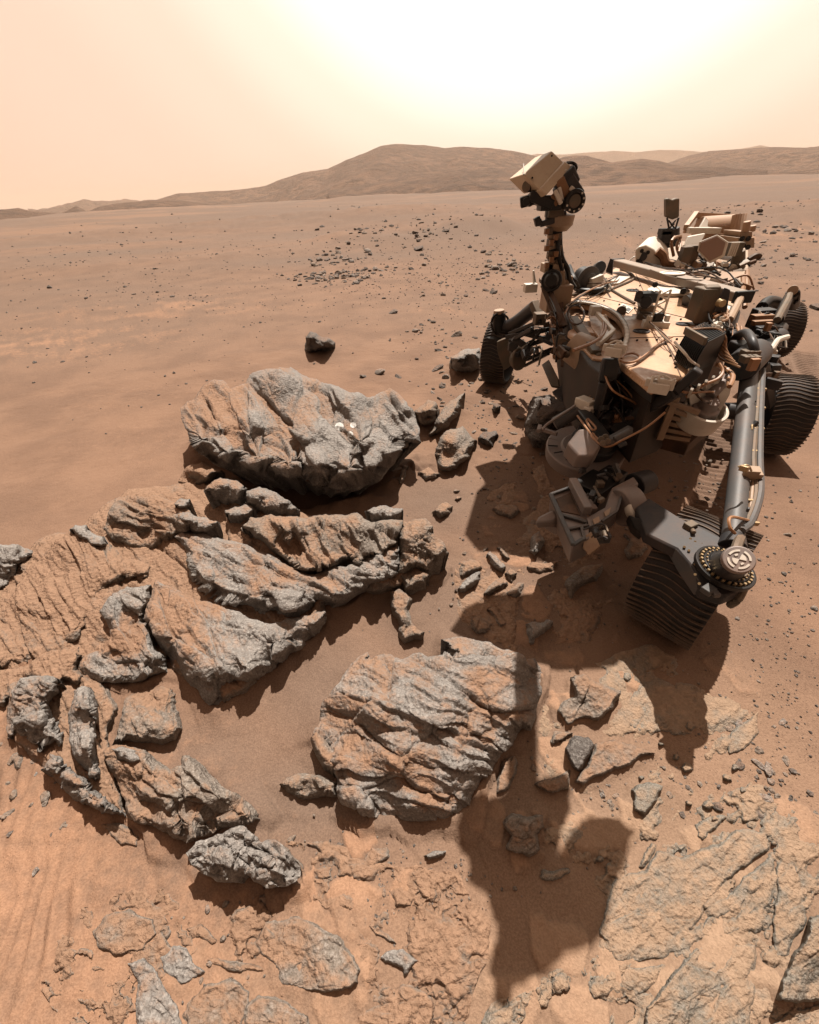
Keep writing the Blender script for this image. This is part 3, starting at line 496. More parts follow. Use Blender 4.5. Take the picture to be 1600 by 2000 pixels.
rock('lone dark layered rock on the open sand behind the largest boulder', 1, [(-18, 920), (-10, 830), (20, 790), (60, 800), (110, 830), (150, 835), (190, 865), (195, 905), (140, 910), (90, 915), (30, 935), (0, 935)], [(20, 800, .26), (120, 840, .22), (180, 890, .10), (20, 920, .05)], dust=.2, mat_=M_DARK, strata=(25, 9, .03), fac=(16, .03), rough=.02, edge=8, drop=.9, step=1.5)
# --- in the rover's shade
for lb, pg, zz, du, mt in (('grey crusted plate at the lower left of the cracked cluster', [(270, 985), (300, 940), (370, 880), (430, 860), (440, 910), (400, 960), (310, 1018), (280, 1010)], .06, .15, M_ROCK),
                       ('grey plate at the top of the cracked cluster', [(468, 745), (500, 715), (560, 770), (612, 830), (590, 872), (540, 850), (490, 800)], .06, .2, M_ROCK),
                       ('dusty plate at the upper left of the cracked cluster', [(280, 840), (300, 790), (360, 770), (420, 790), (450, 850), (380, 880), (310, 920), (270, 900)], .04, .6, M_TAN),
                       ('tan plate at the right of the cracked cluster', [(590, 880), (640, 835), (692, 872), (670, 940), (640, 950)], .045, .45, M_TAN),
                       ('largest tan plate at the foot of the cracked cluster', [(440, 1030), (480, 980), (540, 920), (590, 895), (632, 950), (600, 990), (540, 1010), (490, 1040)], .05, .4, M_TAN),
                       ('dusty plate between the cracked cluster and the slab ridge', [(600, 1035), (650, 980), (700, 935), (740, 940), (725, 1030), (690, 1060)], .035, .65, M_TAN),
                       ('shaded oval stone above the cracked cluster', [(545, 690), (575, 680), (620, 730), (642, 775), (610, 785), (560, 740)], .04, .3, M_TAN),
                       ('pointed slab ridge lit at its left end in front of the wheel', [(1020, 960), (1060, 900), (1110, 860), (1200, 815), (1300, 800), (1305, 850), (1270, 930), (1190, 960), (1110, 1010), (1070, 1085), (1045, 1010)], .05, .3, M_TAN),
                       ('angular grey stone in the shade above the round layered boulder', [(752, 1230), (800, 1215), (860, 1225), (900, 1200), (945, 1210), (935, 1270), (880, 1310), (830, 1345), (820, 1385), (775, 1390), (762, 1330)], .05, .15, M_ROCK),
                       ('reddish plate in deep shade left of the turret', [(500, 420), (560, 380), (680, 390), (720, 440), (640, 500), (560, 470)], .04, .8, M_TAN),
                       ('broad reddish plate below the turret', [(740, 840), (800, 790), (900, 800), (980, 780), (960, 860), (900, 870), (840, 880)], .03, .75, M_TAN),
                       ('olive grey boulder in shade below the turret box', [(760, 720), (790, 620), (850, 570), (890, 640), (870, 700), (820, 760)], .08, .2, M_ROCK),
                       ('dusty plate at the left tip of the rover shadow', [(350, 1260), (370, 1190), (430, 1170), (500, 1260), (480, 1310), (400, 1310)], .03, .7, M_TAN),
                       ('second dusty plate near the left tip of the rover shadow', [(470, 1130), (530, 1110), (600, 1200), (620, 1250), (580, 1280), (530, 1230)], .03, .7, M_TAN),
                       ('cracked brown plate between turret and steering arm', [(1440, 700), (1500, 620), (1590, 600), (1620, 700), (1570, 770), (1480, 790)], .04, .5, M_TAN)):
    rock(lb, 9, pg, zz, dust=du, mat_=mt, fac=(50, .010), rough=.007, edge=14, drop=1.0)
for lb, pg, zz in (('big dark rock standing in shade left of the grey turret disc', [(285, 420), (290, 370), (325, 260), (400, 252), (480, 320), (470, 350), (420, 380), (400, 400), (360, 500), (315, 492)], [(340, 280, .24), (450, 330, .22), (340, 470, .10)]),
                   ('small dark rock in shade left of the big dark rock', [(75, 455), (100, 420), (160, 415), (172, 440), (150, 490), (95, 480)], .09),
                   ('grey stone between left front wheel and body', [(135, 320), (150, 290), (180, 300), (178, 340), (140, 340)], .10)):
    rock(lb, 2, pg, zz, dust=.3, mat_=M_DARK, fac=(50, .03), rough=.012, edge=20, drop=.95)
# --- cracked bedrock pavement showing through the sand in patches
for lb, pg, mt_, du in (('pale cracked pavement of the lower right, half covered with sand', [(1010, 1640), (1180, 1560), (1300, 1480), (1480, 1400), (1500, 1560), (1600, 1600), (1680, 1800), (1680, 2080), (900, 2080), (960, 1960), (1040, 1900), (1160, 1860), (1190, 1760), (1120, 1690)], M_PALE, .62),
                        ('tan cracked pavement just below the shadow of the near wheel', [(1040, 1440), (1100, 1330), (1180, 1290), (1280, 1260), (1400, 1350), (1480, 1400), (1300, 1480), (1180, 1560), (1080, 1560)], M_PALE, .60),
                        ('orange pavement along the bottom left edge, half covered with sand', [(560, 1640), (900, 1700), (960, 1800), (920, 2060), (200, 2060), (60, 1900), (150, 1780), (300, 1740), (500, 1770)], M_TAN, .85),
                        ('reddish pavement in the shade below the turret', [(890, 1100), (1000, 1060), (1180, 1080), (1230, 1150), (1160, 1260), (1000, 1280), (900, 1210)], M_TAN, .75),
                        ('dark red pavement in the shade left of the turret', [(925, 1010), (960, 960), (1060, 900), (1090, 1010), (1130, 1090), (980, 1060)], M_TAN, .8)):
    rock(lb, 0, pg, .003, dust=du, name='bedrock', cat='bedrock', mat_=mt_, patch=.020, strata=(-40, 40, .003), fac=(52, .0055), rough=.003, edge=30, drop=1.0, under=.0, step=2.4)
# --- right foreground
for lb, pg, zz, du, mt in (('tan stone with a blue grey crown, right of the round layered boulder', [(628, 245), (680, 232), (730, 265), (770, 280), (828, 298), (800, 370), (740, 420), (660, 418), (612, 440), (570, 380), (600, 340), (642, 320)], [(680, 260, .09), (780, 310, .08), (640, 400, .04)], .35, M_TAN),
                       ('wide cracked tan flagstone below the wheel shadow', [(820, 420), (850, 350), (890, 270), (930, 230), (1000, 260), (1060, 300), (1100, 335), (1080, 400), (1030, 440), (960, 462), (890, 472)], .012, .5, M_PALE),
                       ('dark charcoal stone, darkest of the foreground', [(605, 520), (625, 490), (645, 472), (700, 480), (722, 510), (702, 560), (660, 622), (635, 602)], .08, -.3, M_DARK),
                       ('dusty slab running right from the dark charcoal stone', [(725, 505), (800, 488), (900, 520), (962, 542), (880, 580), (780, 622), (680, 672), (640, 662), (690, 590)], .04, .55, M_TAN),
                       ('flat orange stone in shadow below the dark charcoal stone', [(480, 662), (560, 640), (628, 608), (620, 690), (540, 702)], .03, .7, M_TAN),
                       ('small tan stone just above the dark charcoal stone', [(540, 490), (570, 455), (640, 462), (600, 500), (560, 520)], .035, .5, M_TAN),
                       ('angular stone half in shadow above the turret shadow', [(358, 812), (400, 775), (520, 785), (526, 830), (500, 870), (512, 920), (470, 956), (430, 940), (370, 920), (392, 870)], [(430, 800, .08), (450, 920, .05)], .3, M_TAN),
                       ('tan stone with a blue grey centre, above the great flagstone', [(860, 680), (940, 655), (992, 670), (970, 730), (920, 792), (870, 770)], .04, .4, M_PALE),
                       ('rounded tan stone touching the upper edge of the great flagstone', [(1110, 820), (1170, 790), (1242, 790), (1200, 842), (1150, 892), (1115, 872)], .012, .45, M_PALE),
                       ('egg shaped tan stone at the top corner of the great flagstone', [(1268, 752), (1320, 728), (1366, 740), (1362, 812), (1300, 822)], .012, .5, M_PALE),
                       ('striped tan plate on the open soil below the near wheel', [(1235, 520), (1242, 470), (1270, 442), (1362, 378), (1366, 460), (1320, 522), (1245, 555)], .012, .6, M_PALE),
                       ('tan crumb beside the tip of the wheel shadow', [(1130, 370), (1160, 330), (1195, 322), (1180, 355), (1140, 375)], .012, .6, M_PALE),
                       ('great pale yellow flagstone, largest slab of the lower right', [(735, 1255), (752, 1190), (765, 1120), (800, 1030), (920, 1000), (945, 950), (965, 925), (1060, 950), (1180, 900), (1275, 842), (1390, 850), (1408, 915), (1280, 1010), (1170, 1130), (1080, 1255), (1000, 1350), (800, 1362)], [(1300, 880, .016), (1000, 1000, .014), (800, 1200, .012), (900, 1340, .010)], .5, M_PALE),
                       ('pale flagstone along the right side of the great flagstone', [(1416, 932), (1414, 1130), (1335, 1240), (1180, 1270), (1118, 1262), (1200, 1132), (1300, 1020)], .012, .5, M_PALE),
                       ('pale flagstone with a dark left edge at the bottom of the picture', [(920, 1532), (1000, 1430), (1130, 1290), (1240, 1280), (1352, 1292), (1352, 1440), (1335, 1540), (1310, 1660), (900, 1660)], [(1250, 1320, .016), (1000, 1500, .045), (1200, 1600, .02)], .5, M_PALE),
                       ('narrow flagstone right of the great flagstone', [(1440, 950), (1500, 970), (1540, 1080), (1552, 1200), (1480, 1340), (1412, 1352), (1408, 1200), (1432, 1080)], .012, .5, M_PALE),
                       ('grey edged slab in the lower right corner', [(1425, 1512), (1450, 1422), (1520, 1300), (1560, 1180), (1680, 1150), (1680, 1490), (1500, 1522)], [(1580, 1250, .10), (1480, 1430, .08), (1600, 1480, .05)], .3, M_PALE),
                       ('pale slab left of the bottom flagstone', [(790, 1460), (840, 1372), (1008, 1362), (960, 1450), (900, 1502)], .012, .6, M_PALE),
                       ('pale slab below the grey edged slab at the corner', [(1360, 1680), (1400, 1600), (1480, 1535), (1680, 1505), (1680, 1680)], .012, .6, M_PALE),
                       ('oval slab inside the turret shadow', [(500, 1020), (520, 995), (620, 990), (632, 1015), (560, 1050), (515, 1045)], .012, .5, M_PALE),
                       ('tan patch of crust at the left top of the great flagstone', [(890, 990), (910, 930), (945, 892), (965, 900), (945, 950), (920, 995)], .012, .6, M_PALE)):
    rock(lb, 7, pg, zz, dust=du, mat_=mt, fac=(60, .007 if mt is M_PALE else .012), rough=.005 if mt is M_PALE else .006, edge=8, drop=1.0, strata=(-42, 26, .003), pits=.002 if mt is M_PALE else 0)
for i, (x, y, s) in enumerate(((1085, 600, 26), (1165, 745, 24), (1040, 560, 16), (1300, 690, 18), (1240, 640, 22), (1090, 740, 16), (1190, 800, 18), (1420, 895, 16), (980, 510, 14), (1095, 440, 24), (850, 245, 22), (905, 640, 14), (740, 960, 20), (1270, 600, 20))):
    rr_ = random.Random(i); a0 = rr_.uniform(0, 6)
    pg = [(x + s * rr_.uniform(.7, 1.2) * math.cos(a0 + j * .785), y + s * .8 * rr_.uniform(.7, 1.2) * math.sin(a0 + j * .785)) for j in range(8)]
    rock('small tan crumb among the flagstones of the lower right', 7, pg, .022, dust=.55, mat_=M_PALE, name='stone', cat='stone', group='tan crumbs among the flagstones', fac=(20, .005), rough=.005, edge=6)
# --- bottom left slabs
for lb, pg, zz, du, mt in (('large oval dusty slab with a grey right rim, bottom left centre', [(882, 430), (920, 352), (1010, 335), (1090, 358), (1180, 408), (1230, 470), (1258, 520), (1250, 572), (1190, 602), (1080, 602), (980, 582), (960, 522), (900, 470)], [(950, 370, .012), (1180, 450, .035), (1220, 560, .04), (1020, 550, .014)], [(950, 400, .7), (1050, 450, .65), (1160, 450, .1), (1220, 540, .05), (1010, 540, .2), (1100, 560, .6)], M_TAN),
                       ('dusty slab with blue grey specks in the bottom left', [(320, 390), (370, 332), (450, 310), (540, 340), (552, 400), (500, 462), (400, 482), (342, 452)], .018, .5, M_TAN),
                       ('blue grey slab right of the speckled dusty slab', [(555, 480), (600, 440), (650, 440), (722, 530), (660, 572), (620, 582), (570, 532)], .018, .0, M_ROCK),
                       ('dark blue grey slab reaching the bottom edge of the picture', [(440, 500), (500, 472), (552, 525), (585, 590), (625, 650), (640, 790), (480, 790), (470, 640), (480, 570)], .018, .0, M_ROCK),
                       ('dusty slab with grey streaks at the bottom edge', [(650, 642), (720, 572), (800, 550), (872, 592), (862, 680), (840, 790), (660, 790)], .018, .45, M_TAN),
                       ('pale rounded slab at the bottom edge, right of the streaked one', [(850, 652), (900, 610), (1000, 630), (1072, 680), (1120, 790), (860, 790)], .018, .35, M_TAN),
                       ('small blue grey plate with a shaded right edge, bottom centre', [(1320, 480), (1360, 455), (1400, 450), (1458, 490), (1440, 512), (1402, 556), (1392, 520), (1330, 502)], .018, .1, M_ROCK),
                       ('thin tan strip above the small blue grey plate', [(1268, 360), (1330, 388), (1392, 440), (1350, 432), (1300, 412)], .010, .5, M_TAN),
                       ('orange plate at the bottom edge below the small blue grey plate', [(1240, 682), (1300, 650), (1400, 572), (1500, 620), (1512, 682), (1470, 780), (1230, 780)], .010, .85, M_TAN),
                       ('long thin orange plate left of the large oval slab', [(680, 465), (760, 478), (860, 500), (935, 522), (900, 536), (800, 532), (720, 500)], .010, .75, M_TAN),
                       ('orange plate right of the speckled dusty slab', [(645, 380), (700, 362), (765, 420), (740, 445), (690, 420)], .010, .85, M_TAN),
                       ('orange plate below the lumpy silver grey rock', [(1355, 255), (1420, 200), (1462, 250), (1432, 312), (1370, 312)], .010, .8, M_TAN),
                       ('pair of pale plates below the round layered boulder', [(1420, 185), (1480, 165), (1512, 205), (1525, 260), (1500, 300), (1450, 255)], .010, .8, M_TAN),
                       ('orange plate right of the lumpy silver grey rock', [(1088, 172), (1150, 162), (1160, 205), (1120, 218), (1098, 210)], .010, .8, M_TAN),
                       ('row of orange plates at the sand edge below the boulder', [(1060, 80), (1130, 75), (1200, 95), (1235, 150), (1200, 175), (1120, 130)], .010, .8, M_TAN),
                       ('pinkish plate left of the small elongated grey stone', [(1250, 160), (1290, 100), (1345, 95), (1362, 130), (1300, 170), (1280, 188)], .010, .7, M_TAN),
                       ('small elongated grey stone in front of the round layered boulder', [(1470, 128), (1500, 112), (1550, 110), (1545, 130), (1490, 146)], .03, .1, M_ROCK),
                       ('dusty plate at the foot of the ragged chain of knobs', [(350, 20), (420, 15), (490, 60), (480, 100), (420, 95), (380, 60)], .010, .7, M_TAN)):
    rock(lb, 8, pg, zz, dust=du, mat_=mt, group=FLAT, fac=(46, .005), rough=.005, edge=8, drop=1.0)
# pale round abrasion marks on the largest boulder belong to the boulder

# wind-blown sand banked up against the foot of every rock
from mathutils.kdtree import KDTree
RP = np.concatenate(RING)[::2]; kd = KDTree(len(RP))
for i_, p_ in enumerate(RP): kd.insert((p_[0], p_[1], 0), i_)
kd.balance(); sel = np.where((np.hypot(gx, gy - 1) < 4.2))[0]; bank = np.zeros(len(gx)); bn = fbm(gx * 6, gy * 6, o=3, seed=91)
for i_ in sel:
    co, k_, d_ = kd.find((gx[i_], gy[i_], 0))
    if d_ < .25: bank[i_] = RP[k_, 2] * math.exp(-d_ / .055) * max(0.0, .65 + 1.1 * bn[i_])
V[:, 2] += bank; ground.data.vertices.foreach_set('co', V.astype(np.float32).ravel()); ground.data.update()
# ------------------------------------------------------------------ the rover
M_DECK = paint('dusty_white_deck', (0.42, 0.265, 0.16), 0.22, 0.0, 0.75, (0.24, 0.122, 0.064), 7.0)
M_TANP = paint('tan_panel', (0.235, 0.16, 0.10), 0.42, 0.0, 0.45, (0.19, 0.10, 0.06))
M_WHITE = paint('white_paint', (0.46, 0.42, 0.36), 0.4, 0.0, 0.22)
M_BLACK = paint('black_metal', (0.011, 0.011, 0.011), 0.42, 0.2, 0.05, (0.16, 0.085, 0.05))
M_TYRE = paint('black_wheel_skin', (0.016, 0.015, 0.015), 0.5, 0.3, 0.10, (0.15, 0.08, 0.048), 14)
M_GROUS = paint('worn_grouser_edge', (0.055, 0.045, 0.037), 0.5, 0.3, 0.25, (0.24, 0.135, 0.08), 14)
M_STEEL = paint('grey_anodised_tube', (0.058, 0.060, 0.061), 0.5, 0.25, 0.12)
M_DGREY = paint('dark_grey_metal', (0.026, 0.027, 0.029), 0.45, 0.3, 0.07)
M_MAUVE = paint('grey_mauve_aluminium', (0.125, 0.105, 0.097), 0.5, 0.2, 0.25)
M_GOLD = paint('amber_film', (0.15, 0.068, 0.024), 0.45, 0.2, 0.2)
M_CABLE = paint('orange_cable', (0.20, 0.09, 0.034), 0.5, 0.0, 0.15)
M_BRASS = paint('brass_bolt', (0.28, 0.20, 0.11), 0.4, 0.6, 0.10)
M_BROWN = paint('brown_mechanism', (0.035, 0.021, 0.013), 0.55, 0.2, 0.25)
M_PATINA = paint('olive_grey_bracket', (0.078, 0.066, 0.050), 0.5, 0.2, 0.25)
M_HEX = paint('rose_antenna_face', (0.18, 0.112, 0.085), 0.6, 0.0, 0.05)
M_HULL = paint('shaded_hull_side', (0.020, 0.015, 0.012), 0.6, 0.0, 0.06)  # near-black: shade under the deck put into the hull colour
M_GLASS = paint('dark_lens_glass', (0.012, 0.012, 0.014), 0.08, 0.0, 0.03)
M_SKY = paint('polished_rim', (0.55, 0.57, 0.60), 0.18, 0.9, 0.05)

def geo_box(c, sx, sy, sz, ax=(1, 0, 0), ay=(0, 1, 0), az=None):
    ax = Vector(ax).normalized(); ay = Vector(ay); az = Vector(az).normalized() if az is not None else ax.cross(ay).normalized(); ay = az.cross(ax).normalized()
    v = [Vector(c) + ax * sx / 2 * i + ay * sy / 2 * j + az * sz / 2 * k for i in (-1, 1) for j in (-1, 1) for k in (-1, 1)]
    return v, [(0, 1, 3, 2), (4, 6, 7, 5), (0, 4, 5, 1), (2, 3, 7, 6), (0, 2, 6, 4), (1, 5, 7, 3)]
def para(o, a, b, c):
    o, a, b, c = map(Vector, (o, a, b, c)); A, B, C = a - o, b - o, c - o
    v = [o + A * i + B * j + C * k for i in (0, 1) for j in (0, 1) for k in (0, 1)]
    return v, [(0, 1, 3, 2), (4, 6, 7, 5), (0, 4, 5, 1), (2, 3, 7, 6), (0, 2, 6, 4), (1, 5, 7, 3)]
def frame_of(d):
    d = Vector(d).normalized(); a = d.cross(Vector((0, 0, 1)))
    if a.length < 1e-4: a = Vector((1, 0, 0))
    a.normalize(); return d, a, d.cross(a).normalized()
def cyl(p0, p1, r0, r1=None, n=20):
    p0, p1 = Vector(p0), Vector(p1); r1 = r0 if r1 is None else r1; d, a, b = frame_of(p1 - p0); v = []; f = []
    for p, r_ in ((p0, r0), (p1, r1)): v += [p + (a * math.cos(2 * math.pi * i / n) + b * math.sin(2 * math.pi * i / n)) * r_ for i in range(n)]
    f = [(i, (i + 1) % n, n + (i + 1) % n, n + i) for i in range(n)] + [tuple(range(n))[::-1], tuple(range(n, 2 * n))]
    return v, f
def lathe(p, axis, prof, n=28):
    p = Vector(p); d, a, b = frame_of(axis); v = []; f = []; m = len(prof)
    for (h, r_) in prof: v += [p + d * h + (a * math.cos(2 * math.pi * i / n) + b * math.sin(2 * math.pi * i / n)) * r_ for i in range(n)]
    for j in range(m - 1): f += [(j * n + i, j * n + (i + 1) % n, (j + 1) * n + (i + 1) % n, (j + 1) * n + i) for i in range(n)]
    if prof[0][1] > 1e-5: f.append(tuple(range(n))[::-1])
    if prof[-1][1] > 1e-5: f.append(tuple(range((m - 1) * n, m * n)))
    return v, f
def smooth_pts(pts, k=5):
    P = [Vector(p) for p in pts]
    if len(P) < 3: return P
    Q = [P[0] * 2 - P[1]] + P + [P[-1] * 2 - P[-2]]; o = []
    for i in range(1, len(Q) - 2):
        for j in range(k):
            t = j / k; a, b, c, d = Q[i - 1:i + 3]
            o.append(.5 * ((2 * b) + (c - a) * t + (2 * a - 5 * b + 4 * c - d) * t * t + (3 * b - a - 3 * c + d) * t ** 3))
    return o + [P[-1]]
def tube(pts, r_, n=8, k=5):
    P = smooth_pts(pts, k); v = []; f = []
    for i, p in enumerate(P):
        d, a, b = frame_of(P[min(i + 1, len(P) - 1)] - P[max(i - 1, 0)])
        v += [p + (a * math.cos(2 * math.pi * j / n) + b * math.sin(2 * math.pi * j / n)) * r_ for j in range(n)]
    for i in range(len(P) - 1): f += [(i * n + j, i * n + (j + 1) % n, (i + 1) * n + (j + 1) % n, (i + 1) * n + j) for j in range(n)]
    return v, f + [tuple(range(n))[::-1], tuple(range((len(P) - 1) * n, len(P) * n))]
def prism(top, off):
    top = [Vector(p) for p in top]; n = len(top); off = Vector(off)
    return top + [p + off for p in top], [tuple(range(n)), tuple(range(n, 2 * n))[::-1]] + [(i, (i + 1) % n, n + (i + 1) % n, n + i) for i in range(n)]
def bar(p, q, w, h=None, up=(0, 0, 1)):
    p, q = Vector(p), Vector(q); d = (q - p); ax = d.normalized(); ay = Vector(up).cross(ax)
    if ay.length < 1e-3: ay = Vector((1, 0, 0))
    return geo_box((p + q) / 2, d.length, w, h or w, ax, ay.normalized())
def geo(name, items, m, parent, bevel=0.0, smooth=38):
    v = []; f = []
    for (a, b) in items:
        k = len(v); v += [tuple(x) for x in a]; f += [tuple(i + k for i in q) for q in b]
    me = bpy.data.meshes.new(name)
    ctr = Vector(np.array(v).mean(0)); org = Vector(parent.get('_o', (0, 0, 0))) if parent else Vector()
    me.from_pydata([tuple(Vector(x) - ctr) for x in v], [], f); me.update()
    bm = bmesh.new(); bm.from_mesh(me); bmesh.ops.recalc_face_normals(bm, faces=bm.faces); bm.to_mesh(me); bm.free()
    me.shade_smooth(); me.set_sharp_from_angle(angle=rad(smooth)); me.materials.append(m)
    o = link(name, me, parent); WORLD[o.name] = ctr; base = WORLD[parent.name] if parent else Vector(); o.location = ctr - base
    if bevel:
        b = o.modifiers.new('bevel', 'BEVEL'); b.width = bevel; b.segments = 2; b.limit_method = 'ANGLE'; b.angle_limit = rad(40)
    return o
WORLD = {}
def node(name, loc, parent=None):
    o = bpy.data.objects.new(name, None); COL.objects.link(o); o.empty_display_size = .05
    WORLD[o.name] = Vector(loc)
    if parent: o.parent = parent; o.location = Vector(loc) - WORLD[parent.name]
    else: o.location = loc
    return o
def Wl(lst, z): return [W(a, b, z) for a, b in lst]
def Wz(lst): return [W(*p) for p in lst]
def rise(p, v):                                                # height above plan point p that shows in picture row v
    lo, hi = -1.0, 3.0
    for _ in range(50):
        m_ = (lo + hi) / 2
        if proj((p[0], p[1], m_))[1] > v: lo = m_
        else: hi = m_
    return m_
rover = node('rover', W(1250, 800, 0)); tag(rover, 'six wheeled exploration rover with square camera head on its mast and dusty bright deck', 'rover')
def RS(name, items, m, bevel=.003):
    for it in items: geo(name, [it], m, rover, bevel)
def R(name, items, m, bevel=.003, parent=None, smooth=38): return geo(name, items, m, parent or rover, bevel, smooth)

# --- wheels
GM = {}
def grouser_mesh(Rw, w):
    k = (Rw, w)
    if k in GM: return GM[k]
    v = []; f = []; n = 14
    for i in range(n + 1):
        s = -w / 2 + w * i / n; an = .045 * math.sin(2 * math.pi * (i / n) * 1.0 - .6)
        for dr, da in ((-.004, -.012), (.0055, -.006), (.0055, .006), (-.004, .012)):
            v.append((s, (Rw + dr) * math.sin(an + da), (Rw + dr) * math.cos(an + da)))
    for i in range(n):
        for j in range(3): f.append((i * 4 + j, i * 4 + j + 1, i * 4 + j + 5, i * 4 + j + 4))
    f += [(0, 1, 2, 3), tuple(n * 4 + j for j in (3, 2, 1, 0))]
    me = bpy.data.meshes.new('grouser'); me.from_pydata(v, [], f); me.update()
    bm = bmesh.new(); bm.from_mesh(me); bmesh.ops.recalc_face_normals(bm, faces=bm.faces); bm.to_mesh(me); bm.free()
    me.materials.append(M_GROUS); GM[k] = me; return me
def wheel(x, y, ang, Rw, w, n=58, spin=0.0, z=None):
    c = Vector((x, y, Rw - .008 if z is None else z)); ax = Vector((math.cos(rad(ang)), math.sin(rad(ang)), 0)); nd = node('wheel', c, rover)
    th = .008; pr_ = []
    for i in range(9):
        t = -1 + 2 * i / 8; pr_.append((t * w / 2, Rw - .012 * abs(t) ** 4))
    prof = pr_ + [(w / 2, Rw - .025), (w / 2 - .01, Rw - .03), (-w / 2 + .01, Rw - .03), (-w / 2, Rw - .025), pr_[0]]
    geo('tyre', [lathe(c, ax, prof, 64)], M_TYRE, nd)
    geo('rim', [lathe(c, ax, [(-w * .36, Rw - .028), (-w * .36, Rw - .055), (-w * .30, Rw - .06), (-w * .27, Rw - .028)], 48)], M_SKY, nd)
    geo('hub', [cyl(c - ax * w * .42, c + ax * w * .30, .065, .055, 24), cyl(c - ax * w * .52, c - ax * w * .42, .045, .05, 20)], M_DGREY, nd)
    d, a, b = frame_of(ax)
    for i in range(6):
        t = 2 * math.pi * i / 6; e = a * math.cos(t) + b * math.sin(t); g_ = a * math.cos(t + .35) + b * math.sin(t + .35)
        geo('spoke', [tube([c - ax * w * .2 + e * .05, c - ax * w * .32 + e * Rw * .55 + g_ * .01, c - ax * w * .30 + (e * .9 + g_ * .1).normalized() * (Rw - .034)], .012, 6)], M_STEEL, nd)
    gm = grouser_mesh(Rw, w * 1.0)
    for i in range(n):
        o = link('grouser', gm, nd); o.rotation_euler = (2 * math.pi * i / n + spin, 0, 0)
        o.matrix_local = Matrix.Rotation(rad(ang), 4, 'Z') @ Matrix.Rotation(2 * math.pi * i / n + spin, 4, 'X')
    return nd, c, ax
w1, c1, a1 = wheel(1.103, 1.095, -50, .25, .255)
w2, c2, a2 = wheel(2.44, 2.45, -20, .25, .23)
w3, c3, a3 = wheel(3.80, 4.28, -14, .25, .24)
w4, c4_, a4 = wheel(.935, 3.963, -28, .27, .22)
w5, c5, a5 = wheel(2.3, 5.2, -22, .25, .22)

# --- body and deck
DZ = .85
hull = R('chassis', [prism(Wl([(1100, 590), (1208, 524), (1448, 582), (1398, 700), (1335, 744), (1276, 764), (1225, 722), (1190, 742), (1150, 712), (1118, 660)], .785), (0, 0, -.36))], M_HULL, .006)
deck = R('deck', [prism(Wl([(1105, 582), (1150, 552), (1208, 520), (1452, 577), (1425, 628), (1400, 688), (1345, 722), (1335, 738), (1276, 756), (1215, 708), (1211, 690), (1219, 668), (1222, 650), (1216, 632), (1203, 616), (1185, 605), (1160, 597), (1130, 593), (1112, 594)], DZ), (0, 0, -.035))], M_DECK, .006)
arc = [(1108, 598), (1116, 593), (1130, 590), (1160, 594), (1185, 602), (1205, 614), (1219, 631), (1225, 650), (1222, 669), (1214, 686)]
R('bay_rim', [tube(Wl(arc, DZ + .012), .013, 8)], M_DGREY, 0, deck)
bd = smooth_pts(Wl(arc, DZ + .022), 7)
R('bay_rim_studs', [geo_box(p, .017, .017, .010) for p in bd], M_WHITE, 0, deck)
# caching bay: sunken tan drum and its cover plates
bc = W(1162, 655, .80)
R('bay_floor', [prism(Wl([(1108, 598), (1130, 594), (1160, 598), (1185, 606), (1203, 618), (1218, 650), (1210, 684), (1188, 704), (1158, 700), (1128, 668)], .795), (0, 0, -.02))], M_DECK, .003)
R('carousel_drum', [lathe(bc, (0, 0, 1), [(-.01, .15), (.01, .15), (.015, .14), (.015, .07), (.03, .065), (.03, 0)], 40)], M_DECK, .003)
R('bay_door', [prism(Wl([(1150, 612), (1185, 614), (1200, 648), (1178, 668), (1156, 640)], .835), (0, 0, -.012))], M_DECK, .003)
R('bay_ring', [tube(Wl([(1113, 600), (1110, 615), (1120, 632), (1135, 630), (1141, 612), (1132, 598), (1116, 596), (1110, 610)], .845), .007, 6)], M_BROWN, 0)
R('bay_brace', [bar(W(1120, 622, .84), W(1165, 690, .80), .05, .03), bar(W(1165, 690, .80), W(1172, 712, .74), .05, .03)], M_PATINA, .004)
R('bay_lamp_arm', [bar(W(1160, 605, .88), W(1198, 647, .87), .022, .022), bar(W(1198, 647, .87), W(1168, 672, .85), .022, .022), geo_box(W(1163, 606, .89), .06, .05, .05)], M_WHITE, .003)
R('bay_harness', [tube(Wl([(1170, 612), (1182, 630), (1180, 650), (1160, 668), (1120, 684)], .872), .008, 6), tube(Wl([(1165, 608), (1176, 622), (1178, 640), (1172, 658)], .875), .006, 6)], M_CABLE, 0)
# side flank panels and the brown mechanism hanging below the left side
R('flank_panel', [prism(Wz([(1122, 688, .74), (1150, 690, .75), (1205, 760, .70), (1200, 790, .55), (1172, 800, .50), (1148, 752, .55)]), (.10, .06, -.01))], M_TANP, .004)
R('flank_scoop', [lathe(W(1158, 700, .73), (.55, -.7, -.25), [(-.14, .085), (0, .10), (.10, .07), (.14, .02)], 20)], M_TANP, .003)
rm = random.Random(5)
mech = []
for i in range(46):
    t = rm.random(); u_ = 1062 + 108 * t + rm.uniform(-14, 12); v_ = 650 + 140 * t + rm.uniform(-24, 16)
    mech.append(geo_box(W(u_, v_, .60 - .12 * t + rm.uniform(-.03, .05)), rm.uniform(.03, .09), rm.uniform(.02, .06), rm.uniform(.02, .05), (rm.uniform(-1, 1), rm.uniform(-1, 1), .2), (.3, .2, 1)))
R('side_mechanism', mech[:30], M_BROWN, .002); R('mechanism_fittings', mech[30:38], M_GOLD, .002); R('mechanism_clips', mech[38:], M_DGREY, .002)
R('side_skid_plate', [prism(Wz([(1058, 712, .52), (1072, 702, .52), (1090, 738, .50), (1092, 755, .48), (1075, 752, .48)]), (.02, .02, -.025))], M_PATINA, .003)
